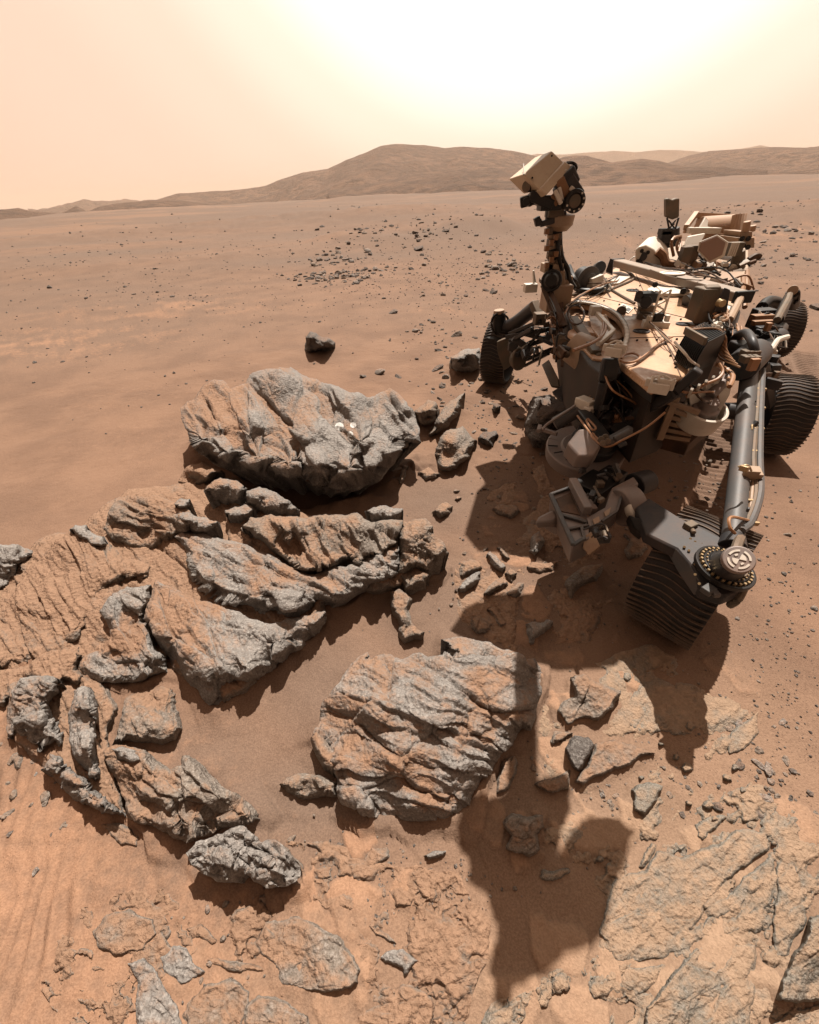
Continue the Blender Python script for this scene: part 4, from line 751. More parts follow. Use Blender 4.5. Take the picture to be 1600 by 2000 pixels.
R('side_skid_plate', [prism(Wz([(1078, 765, .46), (1098, 752, .48), (1150, 795, .42), (1148, 806, .40), (1120, 805, .40)]), (.02, .02, -.03))], M_DGREY, .003)
# front fascia frame
R('front_frame', [bar(W(1190, 700, .86), W(1180, 745, .76), .055, .05), bar(W(1180, 745, .76), W(1168, 800, .62), .05, .045), bar(W(1168, 798, .62), W(1193, 838, .55), .055, .05), bar(W(1193, 836, .55), W(1240, 814, .62), .05, .05), bar(W(1238, 814, .62), W(1322, 764, .80), .045, .05), bar(W(1320, 764, .80), W(1366, 722, .90), .04, .04)], M_DGREY, .008)
R('front_crossbar', [prism(Wz([(1214, 712, .845), (1226, 712, .84), (1275, 758, .835), (1272, 786, .74), (1255, 776, .73), (1212, 732, .77)]), (.02, .03, -.02))], M_STEEL, .005)
R('front_bay_back', [prism(Wz([(1185, 745, .62), (1275, 790, .60), (1245, 815, .50), (1195, 835, .46), (1172, 800, .48)]), (.05, .12, -.05))], M_BROWN, .004)
lat = [bar(W(a, b, .64), W(c, d, .58), .010) for a, b, c, d in ((1190, 780, 1250, 810), (1200, 768, 1262, 796), (1205, 770, 1215, 812), (1222, 775, 1205, 805), (1225, 775, 1240, 808), (1245, 785, 1228, 812), (1248, 786, 1258, 800), (1195, 795, 1236, 818))]
R('front_lattice', lat, M_BLACK, .001)
R('front_bay_slats', [bar(W(1185 + 6 * i, 800 - 4 * i, .60), W(1222 + 6 * i, 826 - 5 * i, .56), .022, .01) for i in range(4)], M_TANP, .002)
def bracket(u_, v_, z, s):
    p = W(u_, v_, z); r5 = random.Random(u_); it = [geo_box(p, s * .9, s * .7, s * .5, (.8, -.6, 0)), geo_box(p + Vector((s * .2, -s * .2, s * .2)), s * .7, s * .22, s * .5, (.8, -.6, 0)), geo_box(p + Vector((-s * .2, s * .2, s * .15)), s * .8, s * .2, s * .4, (.8, -.6, 0))]
    for i in range(4):
        q_ = p + Vector((r5.uniform(-.5, .5) * s, r5.uniform(-.4, .4) * s, s * .2)); it.append(cyl(q_, q_ + Vector((r5.uniform(-.2, .2), r5.uniform(-.2, .2), .35)) * s, s * .07, None, 8))
    it.append(tube([p + Vector((-s * .5, .2 * s, s * .3)), p + Vector((0, 0, s * .6)), p + Vector((s * .5, -.3 * s, s * .3))], s * .06, 6))
    return it
R('restraint_bracket', bracket(1200, 686, .90, .075), M_WHITE, .003)
R('restraint_bracket', bracket(1288, 756, .88, .075), M_WHITE, .003)
R('restraint_base', [prism(Wz([(1186, 705, .86), (1205, 698, .88), (1212, 716, .85), (1192, 722, .83)]), (0, 0, -.06))], M_BLACK, .003)
# finned black box on the front corner of the deck
fa, fb, fc = W(1316, 704, .86), W(1352, 730, .86), W(1398, 706, .86); ft = rise(fa, 646)
FH = ft - .86; dn = fb - fa; bk = fc - fb
R('finned_box', [para(fa + bk * .30, fb + bk * .30, fa + bk, fa + bk * .30 + Vector((0, 0, FH * .8)))], M_BLACK, .002)
for i in range(13):
    p = fa + dn * (i / 12); b1 = bk * (.95 if i % 2 else .9)
    R('fin', [prism([p, p + Vector((0, 0, FH * .55)), p + bk * .16 + Vector((0, 0, FH * .97)), p + b1 + Vector((0, 0, FH * 1.0)), p + b1], dn.normalized() * .0035)], M_BLACK, 0)
topv = Vector((0, 0, ft - .86))
R('fin_cap', [bar(fa + (fc - fb) * .05 + topv, fb + (fc - fb) * .05 + topv, .012, .03)], M_PATINA, .002)
R('cooling_pipes', [tube([fa + (fc - fb) * (.2 + .1 * i) + topv * .95, (fa + fc) / 2 + Vector((.05 + .01 * i, .02, 0)) + topv * (1.02 - .05 * i), fc + topv * (.8 - .1 * i), fc + topv * (.35 - .04 * i) + Vector((.02, -.02 * i, 0))], .0045, 6) for i in range(7)], M_GOLD, 0)
R('front_harness', [tube(Wz([(1345, 722, .87), (1365, 716, .88), (1350, 705, .92), (1338, 690, .95), (1318, 668, .97)]), .005, 6)], M_WHITE, 0)
# deck harness and fittings
R('deck_harness', [tube(Wl([(1212, 704), (1222, 708), (1240, 706), (1262, 692), (1290, 668), (1314, 658)], .862 + .006 * i), .005, 6) for i in (0, 1)] + [tube(Wl([(1214, 700), (1222, 692), (1238, 690), (1250, 697), (1244, 706)], .862), .005, 6)], M_CABLE, 0)
R('rear_harness', [tube(Wl([(1108, 577), (1140, 573), (1180, 571), (1200, 562), (1238, 544), (1226, 530), (1212, 526)], .858), .009, 6), tube(Wl([(1195, 566), (1215, 578), (1240, 592)], .858), .008, 6), tube(Wl([(1165, 525), (1182, 545), (1196, 565)], .90), .007, 6)], M_PATINA, 0)
R('rear_hatch', [prism(Wl([(1180, 556), (1200, 538), (1232, 540), (1210, 552)], .866), (0, 0, -.014))], M_WHITE, .003)
R('deck_pad', [lathe(W(1304, 572, .855), (0, 0, 1), [(0, .135), (.02, .135), (.026, .12), (.026, 0)], 32)], M_WHITE, .002)
for (u_, v_, s) in ((1253, 647, .042), (1334, 633, .036), (1236, 567, .045), (1312, 534, 0)):
    if s:
        R('deck_target', [lathe(W(u_, v_, .852), (0, 0, 1), [(0, s), (.004, s), (.004, s * .78), (.001, s * .78)], 24)], M_DGREY, 0)
        R('target_mark', [geo_box(W(u_, v_, .854), s * .9, s * .28, .004, (.7, .7, 0)), geo_box(W(u_, v_, .855), s * .28, s * .9, .004, (.7, .7, 0))], M_DGREY, 0)
R('twin_window', [prism(Wl([(1208, 599), (1217, 592), (1237, 602), (1228, 611)], .858), (0, 0, -.012))], M_WHITE, .002)
R('window_pane', [prism(Wl([(1212, 599), (1218, 595), (1224, 598), (1219, 603)], .861), (0, 0, -.004))], M_GLASS, 0)
R('window_pane', [prism(Wl([(1222, 604), (1227, 600), (1233, 603), (1228, 608)], .861), (0, 0, -.004))], M_GLASS, 0)
R('window_knob', [cyl(W(1214, 607, .85), W(1214, 607, .87), .03, .026)], M_PATINA, .002)
# truss and turret of small instruments in mid deck
tb, tt = W(1280, 634, .86), W(1280, 634, .86); tt.z = rise(tb, 566)
sl = Vector((.028, 0, 0)); H_ = tt - tb
R('truss_post', [bar(tb - sl, tt - sl, .009), bar(tb + sl, tt + sl, .009)] + [bar(tb + sl * (1 if i % 2 else -1) + H_ * (i / 7), tb + sl * (-1 if i % 2 else 1) + H_ * ((i + 1) / 7), .008) for i in range(7)], M_WHITE, .001)
R('truss_foot', [geo_box(tb, .13, .07, .04, (.9, -.3, 0))] + [cyl(tb + Vector((dx, -.01, 0)), tb + Vector((dx, -.01, .05)), .014, None, 10) for dx in (-.05, .05)], M_WHITE, .003)
R('truss_socket', [geo_box(tb + Vector((0, 0, .03)), .05, .04, .06)], M_BLACK, .003)
R('wind_sensor', [cyl(W(1262, 590, .85), W(1262, 590, .97), .045, .03, 16), geo_box(W(1262, 580, .98), .09, .08, .05), cyl(W(1249, 575, .95), W(1249, 575, 1.04), .018, None, 12), cyl(W(1280, 556, .98), W(1280, 556, 1.06), .014, None, 12)], M_DGREY, .003)
RS('sensor_bracket', [geo_box(W(1262, 606, .87), .10, .02, .05), geo_box(W(1258, 618, .862), .02, .05, .02)], M_PATINA, .002)
R('sensor_drum', [lathe(W(1258, 622, .852), (0, 0, 1), [(0, .042), (.03, .042), (.03, .03), (.02, .028)], 20)], M_PATINA, .002)
R('sensor_lid', [cyl(W(1340, 592, .87), W(1352, 588, .88), .05, .03, 16), cyl(W(1335, 569, .86), W(1335, 569, .93), .022, .018, 12)], M_BLACK, .002)
gb = W(1375, 632, .86); gz_ = rise(gb, 560)
R('arm_stay_tower', [prism([gb + Vector((-.06, 0, 0)), gb + Vector((.09, -.02, 0)), gb + Vector((.02, 0, gz_ - .86)), gb + Vector((-.05, .01, gz_ - .86))], (.03, .07, 0)), geo_box(gb + Vector((-.01, .05, (gz_ - .86) * .5)), .10, .10, (gz_ - .86) * .9)], M_PATINA, .006)
R('arm_stay_plate', [prism([gb + Vector((0, -.02, .01)), gb + Vector((.085, -.03, .01)), gb + Vector((.045, -.03, gz_ - .87)), gb + Vector((.02, -.02, gz_ - .86))], (0, -.014, 0))], M_DGREY, .004)
R('arm_stay_pivot', [cyl(gb + Vector((.02, -.03, gz_ - .93)), gb + Vector((.02, -.06, gz_ - .93)), .022, .018, 16)], M_BRASS, .002)
R('side_deck_box', [prism(Wl([(1392, 632), (1400, 590), (1428, 598), (1412, 640)], .90), (0, 0, -.04))], M_WHITE, .003)
R('side_deck_rings', [tube(Wl([(1395, 606 + 7 * i), (1410, 600 + 7 * i), (1422, 608 + 7 * i), (1410, 614 + 7 * i)], .92), .007, 6) for i in range(3)], M_GOLD, 0)
R('side_deck_pins', [cyl(W(u_, v_, .90), W(u_, v_, .925), .012, .010, 10) for u_, v_ in ((1395, 636), (1402, 640), (1410, 622), (1380, 640), (1388, 646), (1406, 632))], M_WHITE, 0)
R('side_strut', [tube([W(1450, 575, .92), W(1438, 600, .90), W(1425, 625, .88)], .020, 8)], M_TANP, 0)
R('side_strut_joint', [cyl(W(1432, 612, .86), W(1424, 645, .80), .035, .03, 14)], M_STEEL, .003)
# rear beam
p, q = W(1206, 513, .92), W(1452, 580, .92)
R('rear_beam', [bar(p, q, .10, .055)], paint('grey_tan_beam', (0.15, 0.118, 0.088), .5, .1, .25), .008)
R('beam_target', [lathe(W(1313, 534, .952), (0, 0, 1), [(0, .085), (.006, .085), (.006, .06), (.002, .06)], 28)], M_WHITE, 0)
RS('beam_end_cap', [geo_box(p, .03, .11, .065, (q - p)), geo_box(q, .03, .11, .065, (q - p))], M_BLACK, .004)
# rear deck
R('rear_chassis', [prism(Wl([(1262, 508), (1322, 470), (1462, 482), (1462, 556), (1450, 582)], .84), (0, 0, -.34))], M_TANP, .006)
yb = W(1275, 520, .84).y
def Ybox(u0, v0, u1, v1, y, d): return para(Y(u0, v1, y), Y(u1, v1, y), Y(u0, v0, y), Y(u0, v1, y) + Vector((0, d, 0)))
prof = [(1241, 516), (1241, 488), (1248, 481), (1262, 478), (1278, 487), (1290, 503), (1293, 518), (1270, 522)]
R('rear_camera_housing', [prism([Y(a, b, yb - .25) for a, b in prof], (.30, .45, .02))], M_WHITE, .010)
R('housing_mark', [cyl(Y(1256, 501, yb - .26), Y(1256, 501, yb - .25), .035, None, 20)], M_DGREY, 0)
R('housing_ports', [cyl(Y(a, b, yb - .27), Y(a, b, yb - .25), .016, None, 12) for a, b in ((1254, 490), (1266, 493), (1246, 510), (1252, 513))], M_BLACK, 0)
R('housing_strap', [tube([Y(1284, 490, yb - .26), Y(1296, 500, yb - .28), Y(1302, 515, yb - .3), Y(1318, 518, yb - .3)], .035, 8)], M_GOLD, 0)
yh = yb - .45
hexp = [(1366, 472), (1401, 458), (1422, 472), (1414, 500), (1386, 514), (1362, 490)]
HX = R('dish_antenna', [prism([Y(a, b, yh) for a, b in hexp], (.05, .06, -.01))], M_WHITE, .004)
hc = (sum(a for a, b in hexp) / 6, sum(b for a, b in hexp) / 6)
geo('antenna_face', [prism([Y(hc[0] + (a - hc[0]) * .86, hc[1] + (b - hc[1]) * .86, yh - .006) for a, b in hexp], (0, .01, 0))], M_HEX, HX)
RS('antenna_support', [bar(Y(1386, 516, yh + .1), Y(1380, 540, yh + .15), .06), geo_box(Y(1345, 500, yh + .1), .12, .08, .16), geo_box(Y(1335, 508, yh + .05), .08, .06, .20)], M_PATINA, .004)
R('antenna_shield', [prism([Y(1332, 495, yh + .25), Y(1345, 462, yh + .3), Y(1378, 456, yh + .3), Y(1366, 480, yh + .25), Y(1352, 496, yh + .2)], (.01, .04, 0))], M_WHITE, .003)
mess = []
for i in range(40): mess.append(geo_box(Y(rm.uniform(1325, 1455), rm.uniform(514, 552), yh + rm.uniform(.0, .35)), rm.uniform(.03, .10), rm.uniform(.03, .08), rm.uniform(.02, .05), (1, rm.uniform(-.6, .6), rm.uniform(-.4, .4)), (0, 1, .3)))
RS('rear_fitting', mess[:16], M_PATINA, .002); RS('rear_fitting', mess[16:26], M_WHITE, .002); RS('rear_fitting', mess[26:34], M_DGREY, .002); RS('rear_fitting', mess[34:], M_TANP, .002)
R('antenna_gimbal', [cyl(Y(1440, 525, yh + .1), Y(1444, 490, yh + .1), .06, .045, 16), geo_box(Y(1434, 486, yh + .1), .11, .08, .10), cyl(Y(1418, 545, yh), Y(1442, 540, yh), .07, .07, 16)], M_PATINA, .004)
R('gimbal_stripes', [geo_box(Y(1427 + 4 * i, 487, yh + .055), .012, .01, .10) for i in range(4)], M_WHITE, 0)
R('rear_pipe_coil', [tube([Y(1330, 505, yh + .1), Y(1322, 480, yh + .15), Y(1330, 462, yh + .2), Y(1312, 470, yh + .1), Y(1316, 500, yh + .1)], .012, 6), tube([Y(1310, 480, yh + .2), Y(1318, 462, yh + .25), Y(1330, 470, yh + .2), Y(1326, 492, yh + .1)], .010, 6)], M_GOLD, 0)
yu = yb + .2
R('relay_antenna', [prism([Y(1301, 424, yu), Y(1301, 388, yu), Y(1307, 387, yu), Y(1314, 390, yu), Y(1321, 387, yu), Y(1328, 387, yu), Y(1327, 424, yu), Y(1314, 429, yu)], (.03, .10, 0))], M_PATINA, .010)
R('relay_stand', [bar(Y(1303, 425, yu), Y(1307, 446, yu), .014), bar(Y(1326, 425, yu), Y(1319, 448, yu), .014), bar(Y(1306, 430, yu + .06), Y(1318, 446, yu + .04), .012), bar(Y(1320, 430, yu + .06), Y(1308, 446, yu + .04), .012), cyl(Y(1314, 446, yu + .04), Y(1311, 480, yu + .04), .06, .07, 14), geo_box(Y(1297, 462, yu), .09, .08, .09), geo_box(Y(1299, 452, yu), .10, .08, .05)], M_DGREY, .003)
yr = yb + .55
PG = paint('power_unit_frame', (0.26, 0.16, 0.095), .5, 0.0, .3)
R('power_unit_frame', [bar(Y(1340, 444, yr - .1), Y(1360, 417, yr + .2), .045), bar(Y(1360, 420, yr + .2), Y(1436, 424, yr + .2), .05), bar(Y(1362, 430, yr + .2), Y(1436, 440, yr + .2), .035), bar(Y(1352, 448, yr - .1), Y(1428, 466, yr - .15), .045), bar(Y(1336, 452, yr - .1), Y(1390, 447, yr - .1), .03)], PG, .003)
R('power_unit_fins', [bar(Y(1427 + 5 * i, 464, yr - .1 + .03 * i), Y(1436 + 5 * i, 419, yr - .05 + .05 * i), .022, .05) for i in range(5)], PG, .002)
R('power_unit_core', [cyl(Y(1366, 452, yr + .1), Y(1425, 448, yr + .1), .13, .13, 20)], PG, .004)
R('power_unit_cover', [prism([Y(1366, 446, yr - .05), Y(1378, 424, yr + .02), Y(1390, 440, yr), Y(1388, 448, yr - .05)], (.02, .05, 0)), geo_box(Y(1372, 450, yr - .12), .32, .10, .05, (1, 0, -.05))], M_WHITE, .003)
R('rear_corner_block', [Ybox(1442, 464, 1474, 484, yr - .45, .3), Ybox(1446, 452, 1470, 464, yr - .42, .25)], M_TANP, .004)
R('corner_ports', [cyl(Y(a, b, yr - .47), Y(a, b, yr - .44), .022, None, 12) for a, b in ((1450, 466), (1462, 466), (1452, 480), (1461, 483))], M_BLACK, 0)
R('corner_posts', [cyl(Y(1456, 452, yr - .4), Y(1460, 432, yr - .4), .035, .03, 12), cyl(Y(1468, 452, yr - .35), Y(1471, 440, yr - .35), .03, .03, 12)], PG, .003)
R('rear_exhaust_boom', [tube([Y(1462, 508, yr - .4), Y(1476, 500, yr - .4), Y(1484, 502, yr - .4)], .030, 8), cyl(Y(1460, 516, yr - .45), Y(1476, 510, yr - .45), .02, .02, 10)], M_BROWN, .002)
R('rear_side_tubes', [tube([W(1452, 540, .88), W(1452, 560, .86), W(1446, 585, .82)], .018, 8), tube([W(1460, 530, .86), W(1458, 560, .80), W(1455, 600, .70)], .018, 8)], M_GOLD, 0)
# deck left rear: drum and fittings beside the mast
R('hose_drum', [cyl(W(1135, 545, .93), W(1148, 548, .93), .085, .075, 24)], M_BLACK, .004)
R('hose_drum_flange', [lathe(W(1148, 548, .93), W(1160, 551, .93) - W(1148, 548, .93), [(0, .095), (.012, .095), (.012, .06), (.03, .05)], 24)], M_STEEL, .002)
R('hose', [tube(Wl([(1118, 540), (1125, 560), (1140, 568), (1175, 566), (1190, 556)], .88), .018, 8), tube([W(1112, 520, 1.02), W(1122, 545, .96), W(1130, 562, .90)], .016, 8)], M_BLACK, 0)
R('left_fittings', [geo_box(W(1163, 548, .93), .10, .06, .06, (.9, .3, .2)), geo_box(W(1156, 560, .89), .09, .06, .04), geo_box(W(1170, 565, .88), .08, .05, .03)], M_WHITE, .004)
R('left_flap', [prism(Wz([(1183, 530, .95), (1192, 504, 1.03), (1198, 506, 1.03), (1196, 535, .93)]), (.03, .05, -.02))], M_DGREY, .003)
R('left_cap', [cyl(W(1168, 527, .97), W(1174, 520, 1.0), .05, .04, 14)], M_BLACK, .003)

# --- mast
mp_ = W(1088, 596, .85); ym = mp_.y
R('mast_base', [geo_box(Y(1086, 580, ym), .16, .16, .16), geo_box(Y(1096, 560, ym + .05), .10, .12, .14), prism([Y(1055, 560, ym - .02), Y(1062, 552, ym - .02), Y(1098, 612, ym - .03), Y(1090, 640, ym - .1), Y(1078, 600, ym - .05)], (.02, .06, 0))], M_TANP, .006)
R('mast_motor', [cyl(Y(1077, 548, ym - .12), Y(1078, 548, ym + .02), .062, .07, 24), cyl(Y(1077, 548, ym - .15), Y(1077, 548, ym - .12), .035, .05, 20)], M_BLACK, .003)
R('mast_side_leg', [bar(Y(1066, 560, ym - .05), Y(1100, 640, ym - .25), .05, .04), bar(Y(1092, 590, ym - .05), Y(1090, 690, ym - .4), .05, .04), bar(Y(1086, 600, ym - .06), Y(1078, 650, ym - .2), .04)], M_BROWN, .004)
R('mast_column', [cyl(Y(1086, 565, ym), Y(1078, 443, ym), .036, .030, 20)], M_TANP, .002)
RS('mast_collar', [cyl(Y(1084, 522 - i * 17, ym), Y(1083.4, 517 - i * 17, ym), .046, .046, 20) for i in range(5)], M_BLACK, .002)
RS('mast_block', [geo_box(Y(1074 + (i % 2) * 16, 522 - i * 12, ym - .03), .032, .04, .04) for i in range(7)], M_PATINA, .003)
RS('mast_clip', [geo_box(Y(1068 + (i % 3) * 9, 518 - i * 11, ym - .065), .025, .03, .03) for i in range(7)], M_GOLD, .002)
R('mast_cable', [tube([Y(1093, 440, ym), Y(1094, 480, ym - .02), Y(1098, 505, ym - .03), Y(1108, 525, ym - .03), Y(1112, 545, ym), Y(1122, 562, ym)], .017, 8), tube([Y(1090, 445, ym - .03), Y(1091, 490, ym - .05), Y(1096, 520, ym - .05), Y(1104, 545, ym - .03)], .012, 8)], M_BLACK, 0)
R('mast_shoulder', [geo_box(Y(1078, 522, ym), .12, .10, .05), prism([Y(1092, 530, ym - .06), Y(1104, 528, ym - .06), Y(1105, 556, ym - .06), Y(1097, 566, ym - .06)], (0, .05, 0))], M_TANP, .004)
R('mast_horn', [geo_box(Y(1036, 562, ym + .02), .08, .06, .05), cyl(Y(1044, 552, ym + .02), Y(1042, 528, ym + .02), .012, .006, 10)], M_WHITE, .003)
R('neck_bearing', [lathe(Y(1092, 440, ym), (0, 0, 1), [(-.03, .05), (.0, .08), (.05, .085), (.055, .06), (.06, .03)], 28)], M_TANP, .003)
R('neck_yoke', [bar(Y(1049, 438, ym - .05), Y(1058, 430, ym - .05), .03), bar(Y(1055, 438, ym - .05), Y(1090, 428, ym - .05), .03), bar(Y(1048, 424, ym - .05), Y(1052, 440, ym - .05), .035), bar(Y(1078, 432, ym - .05), Y(1106, 414, ym - .05), .022), cyl(Y(1076, 436, ym - .03), Y(1080, 405, ym - .03), .035, .04, 14)], M_DGREY, .004)
R('neck_bracket', [geo_box(Y(1084, 408, ym - .03), .09, .09, .08), bar(Y(1072, 400, ym - .04), Y(1098, 404, ym - .05), .05)], M_PATINA, .005)
M_HEAD = paint('sunlit_head_paint', (0.40, 0.31, 0.215), 0.45, 0.0, 0.18)  # lightened: sunlight on the head put into its base colour
HD = R('camera_head', [para(Y(1023, 340, ym - .16), Y(993.5, 350, ym + .02), Y(1078, 294, ym - .04), Y(1055, 371, ym - .22))], M_HEAD, .006)
geo('head_flange', [para(Y(1054, 369, ym - .225), Y(1026, 385, ym - .07), Y(1104, 314, ym - .105), Y(1068, 381, ym - .25))], M_HEAD, HD, .006)
geo('lens_window', [cyl(Y(1031, 364, ym - .13) + Vector((-.012, -.012, 0)), Y(1031, 364, ym - .13) + Vector((.02, .02, 0)), .026, .026, 24)], M_PATINA, HD)
geo('seam', [bar(Y(1023, 320, ym - .06), Y(1023, 341, ym - .165), .005, .005)], M_PATINA, HD)
geo('screw', [cyl(Y(a, b, ym - .19), Y(a, b, ym - .15), .005, None, 8) for a, b in ((1040, 347), (1078, 304))], M_BLACK, HD)
R('head_underside', [geo_box(Y(1034, 391, ym - .12), .10, .08, .05, (1, -.2, .2)), geo_box(Y(1056, 392, ym - .15), .14, .10, .05, (1, -.2, -.4)), geo_box(Y(1074, 396, ym - .15), .12, .10, .07), cyl(Y(1028, 393, ym - .18), Y(1036, 395, ym - .1), .022, .022, 12)], M_BLACK, .006)
R('camera_pair', [geo_box(Y(1104, 352, ym - .1), .08, .14, .10, (.6, 0, -.8)), geo_box(Y(1110, 372, ym - .12), .12, .12, .10, (.7, 0, -.7))], M_DGREY, .008)
R('camera_film', [geo_box(Y(1100, 366, ym - .19), .09, .012, .05, (.6, 0, -.8)), geo_box(Y(1088, 386, ym - .2), .06, .012, .05, (.6, 0, -.8))], M_GOLD, .003)
R('camera_white_frame', [bar(Y(1084, 372, ym - .22), Y(1096, 398, ym - .22), .02), bar(Y(1092, 366, ym - .2), Y(1098, 390, ym - .2), .018), bar(Y(1114, 366, ym - .2), Y(1124, 376, ym - .2), .022), geo_box(Y(1106, 340, ym - .12), .05, .06, .02, (.8, 0, -.6))], M_WHITE, .003)
R('zoom_camera_drum', [lathe(Y(1118, 392, ym - .16), Y(1133, 394, ym - .32) - Y(1118, 392, ym - .16), [(-.16, .04), (.0, .052), (.06, .056), (.07, .053), (.07, .036), (.055, .034)], 32)], M_BLACK, .002)
R('drum_cap', [lathe(Y(1118, 392, ym - .16), Y(1133, 394, ym - .32) - Y(1118, 392, ym - .16), [(.055, .034), (.062, .032), (.062, 0)], 28)], M_PATINA, .001)
dd, da_, db_ = frame_of(Y(1133, 394, ym - .32) - Y(1118, 392, ym - .16))
R('drum_studs', [geo_box(Y(1118, 392, ym - .16) + dd * .070 + (da_ * math.cos(t) + db_ * math.sin(t)) * .045, .009, .009, .005, da_, db_) for t in (0.4, 1.0, 1.6, 2.2, 2.8, 3.4, 4.0)], M_WHITE, 0)
R('head_cable', [tube([Y(1108, 318, ym - .08), Y(1118, 318, ym - .12), Y(1126, 325, ym - .12), Y(1122, 336, ym - .1), Y(1112, 334, ym - .1)], .008, 6), tube([Y(1114, 328, ym - .1), Y(1124, 338, ym - .14), Y(1128, 350, ym - .14), Y(1122, 360, ym - .12)], .009, 6), tube([Y(1110, 330, ym - .1), Y(1120, 326, ym - .15), Y(1124, 340, ym - .15)], .007, 6)], M_BLACK, 0)

# --- left front suspension
kz = c4_.z
st = Vector((c4_.x + .02, c4_.y, 0))
def A4(u_, v_, dy=0.0): return Y(u_, v_, c4_.y + dy)
R('steering_motor', [cyl(A4(976, 652, -.1), A4(975, 612, -.1), .062, .055, 20), lathe(A4(974, 664, -.1), (0, 0, 1), [(-.04, .10), (0, .13), (.04, .13), (.05, .08)], 24)], M_BLACK, .004)
R('steering_cap', [cyl(A4(975, 612, -.1), A4(975, 605, -.1), .05, .045, 20)], M_TANP, .003)
R('steering_cable', [tube([A4(972, 612, -.15), A4(962, 622, -.15), A4(961, 640, -.15), A4(970, 652, -.15)], .010, 6), tube([A4(980, 612, -.15), A4(992, 622, -.15), A4(992, 645, -.15), A4(982, 656, -.15)], .010, 6)], M_BLACK, 0)
R('rocker_arm', [tube([A4(985, 640, -.1), A4(1008, 630, -.25), A4(1046, 600, -.5)], .055, 12, 3)], M_DGREY, .002)
R('rocker_joint', [bar(A4(1042, 590, -.55), A4(1056, 625, -.65), .06, .05), geo_box(A4(1054, 622, -.7), .08, .08, .08)], M_PATINA, .005)
R('steering_fork', [prism([A4(970, 668, -.28), A4(988, 660, -.28), A4(1004, 668, -.3), A4(990, 672, -.3), A4(1002, 712, -.3), A4(984, 724, -.3), A4(972, 690, -.28)], (.03, .06, 0))], M_PATINA, .005)
R('drive_cover', [lathe(A4(1012, 702, -.5), (.55, -.75, .25), [(-.05, .055), (0, .09), (.02, .085), (.03, .03)], 24)], M_PATINA, .003)
R('drive_motor', [cyl(A4(1010, 690, -.42), A4(1036, 680, -.5), .045, .04, 18)], M_WHITE, .003)
R('suspension_strut', [bar(A4(a, b, -.35), A4(c, d, -.75), w_) for a, b, c, d, w_ in ((995, 652, 1056, 627, .028), (990, 658, 1070, 644, .035), (996, 668, 1040, 642, .028), (1010, 648, 1064, 662, .030), (1016, 680, 1080, 658, .034), (1018, 690, 1056, 648, .018), (1030, 702, 1078, 682, .030), (1024, 715, 1072, 690, .024))], M_BLACK, .004)
R('suspension_plate', [geo_box(A4(1015, 668, -.45), .14, .04, .05, (.8, 0, -.5)), geo_box(A4(1001, 676, -.42), .07, .05, .07)], M_STEEL, .004)

# --- right side suspension: rocker tube to the near wheel
t0, t1 = W(1464, 726, .74), W(1432, 1050, .53)
tl = R('rocker_tube', [cyl(t0, t1, .036, .033, 32)], M_STEEL, .002)
geo('tube_collar', [cyl(t0 + (t0 - t1).normalized() * .03, t0 - (t0 - t1).normalized() * .02, .041, .041, 32)], M_DGREY, tl, .003)
geo('tube_collar', [cyl(t1, t1 + (t1 - t0).normalized() * .05, .035, .042, 28)], M_DGREY, tl, .003)
sv = Vector((.041, -.012, .010))
for k, (rr2, m_, of) in enumerate(((.010, M_PATINA, .94), (.012, M_STEEL, 1.22), (.007, M_TANP, 1.02))):
    geo('conduit', [tube([t0 + sv * of, t0.lerp(t1, .3) + sv * (of + .04), t0.lerp(t1, .62) + sv * (of + .18 * (k == 1)), t0.lerp(t1, .80) + sv * (of + .35 * (k != 2)), t0.lerp(t1, .93) + sv * (of - .1), t1 + sv * .3 + Vector((0, 0, .03))], rr2, 8)], m_, tl)
for t in (.16, .30, .44, .58, .84, .94): geo('clamp', [geo_box(t0.lerp(t1, t) + sv * 1.0, .055, .010, .016, (1, -.25, 0), (t1 - t0))], M_BRASS, tl, .002)
geo('junction_block', [geo_box(t0.lerp(t1, .72) + sv * .85 + Vector((-.01, 0, .02)), .060, .05, .03, (1, -.25, 0), (t1 - t0)), geo_box(t0.lerp(t1, .74) + sv * .75 + Vector((-.01, 0, .03)), .05, .012, .04, (1, -.25, 0), (t1 - t0))], M_TANP, tl, .002)
R('rocker_pivot', [cyl(W(1448, 715, .80), W(1475, 690, .80), .07, .07, 20), geo_box(W(1458, 690, .80), .13, .12, .10), geo_box(W(1440, 668, .78), .10, .14, .10)], M_DGREY, .006)
R('pivot_hose', [tube([W(1440, 655, .84), W(1458, 650, .90), W(1470, 668, .90), W(1477, 700, .84)], .019, 10), tube([W(1432, 660, .82), W(1450, 648, .88), W(1462, 660, .90)], .013, 8)], M_DGREY, 0)
R('pivot_flag', [geo_box(W(1472, 712, .86), .035, .02, .05)], M_CABLE, .002)
RS('pivot_fitting', [geo_box(W(1456 + 9 * (i % 3), 690 + 11 * (i // 3), .86), .03, .04, .03) for i in range(6)], M_PATINA, .003)
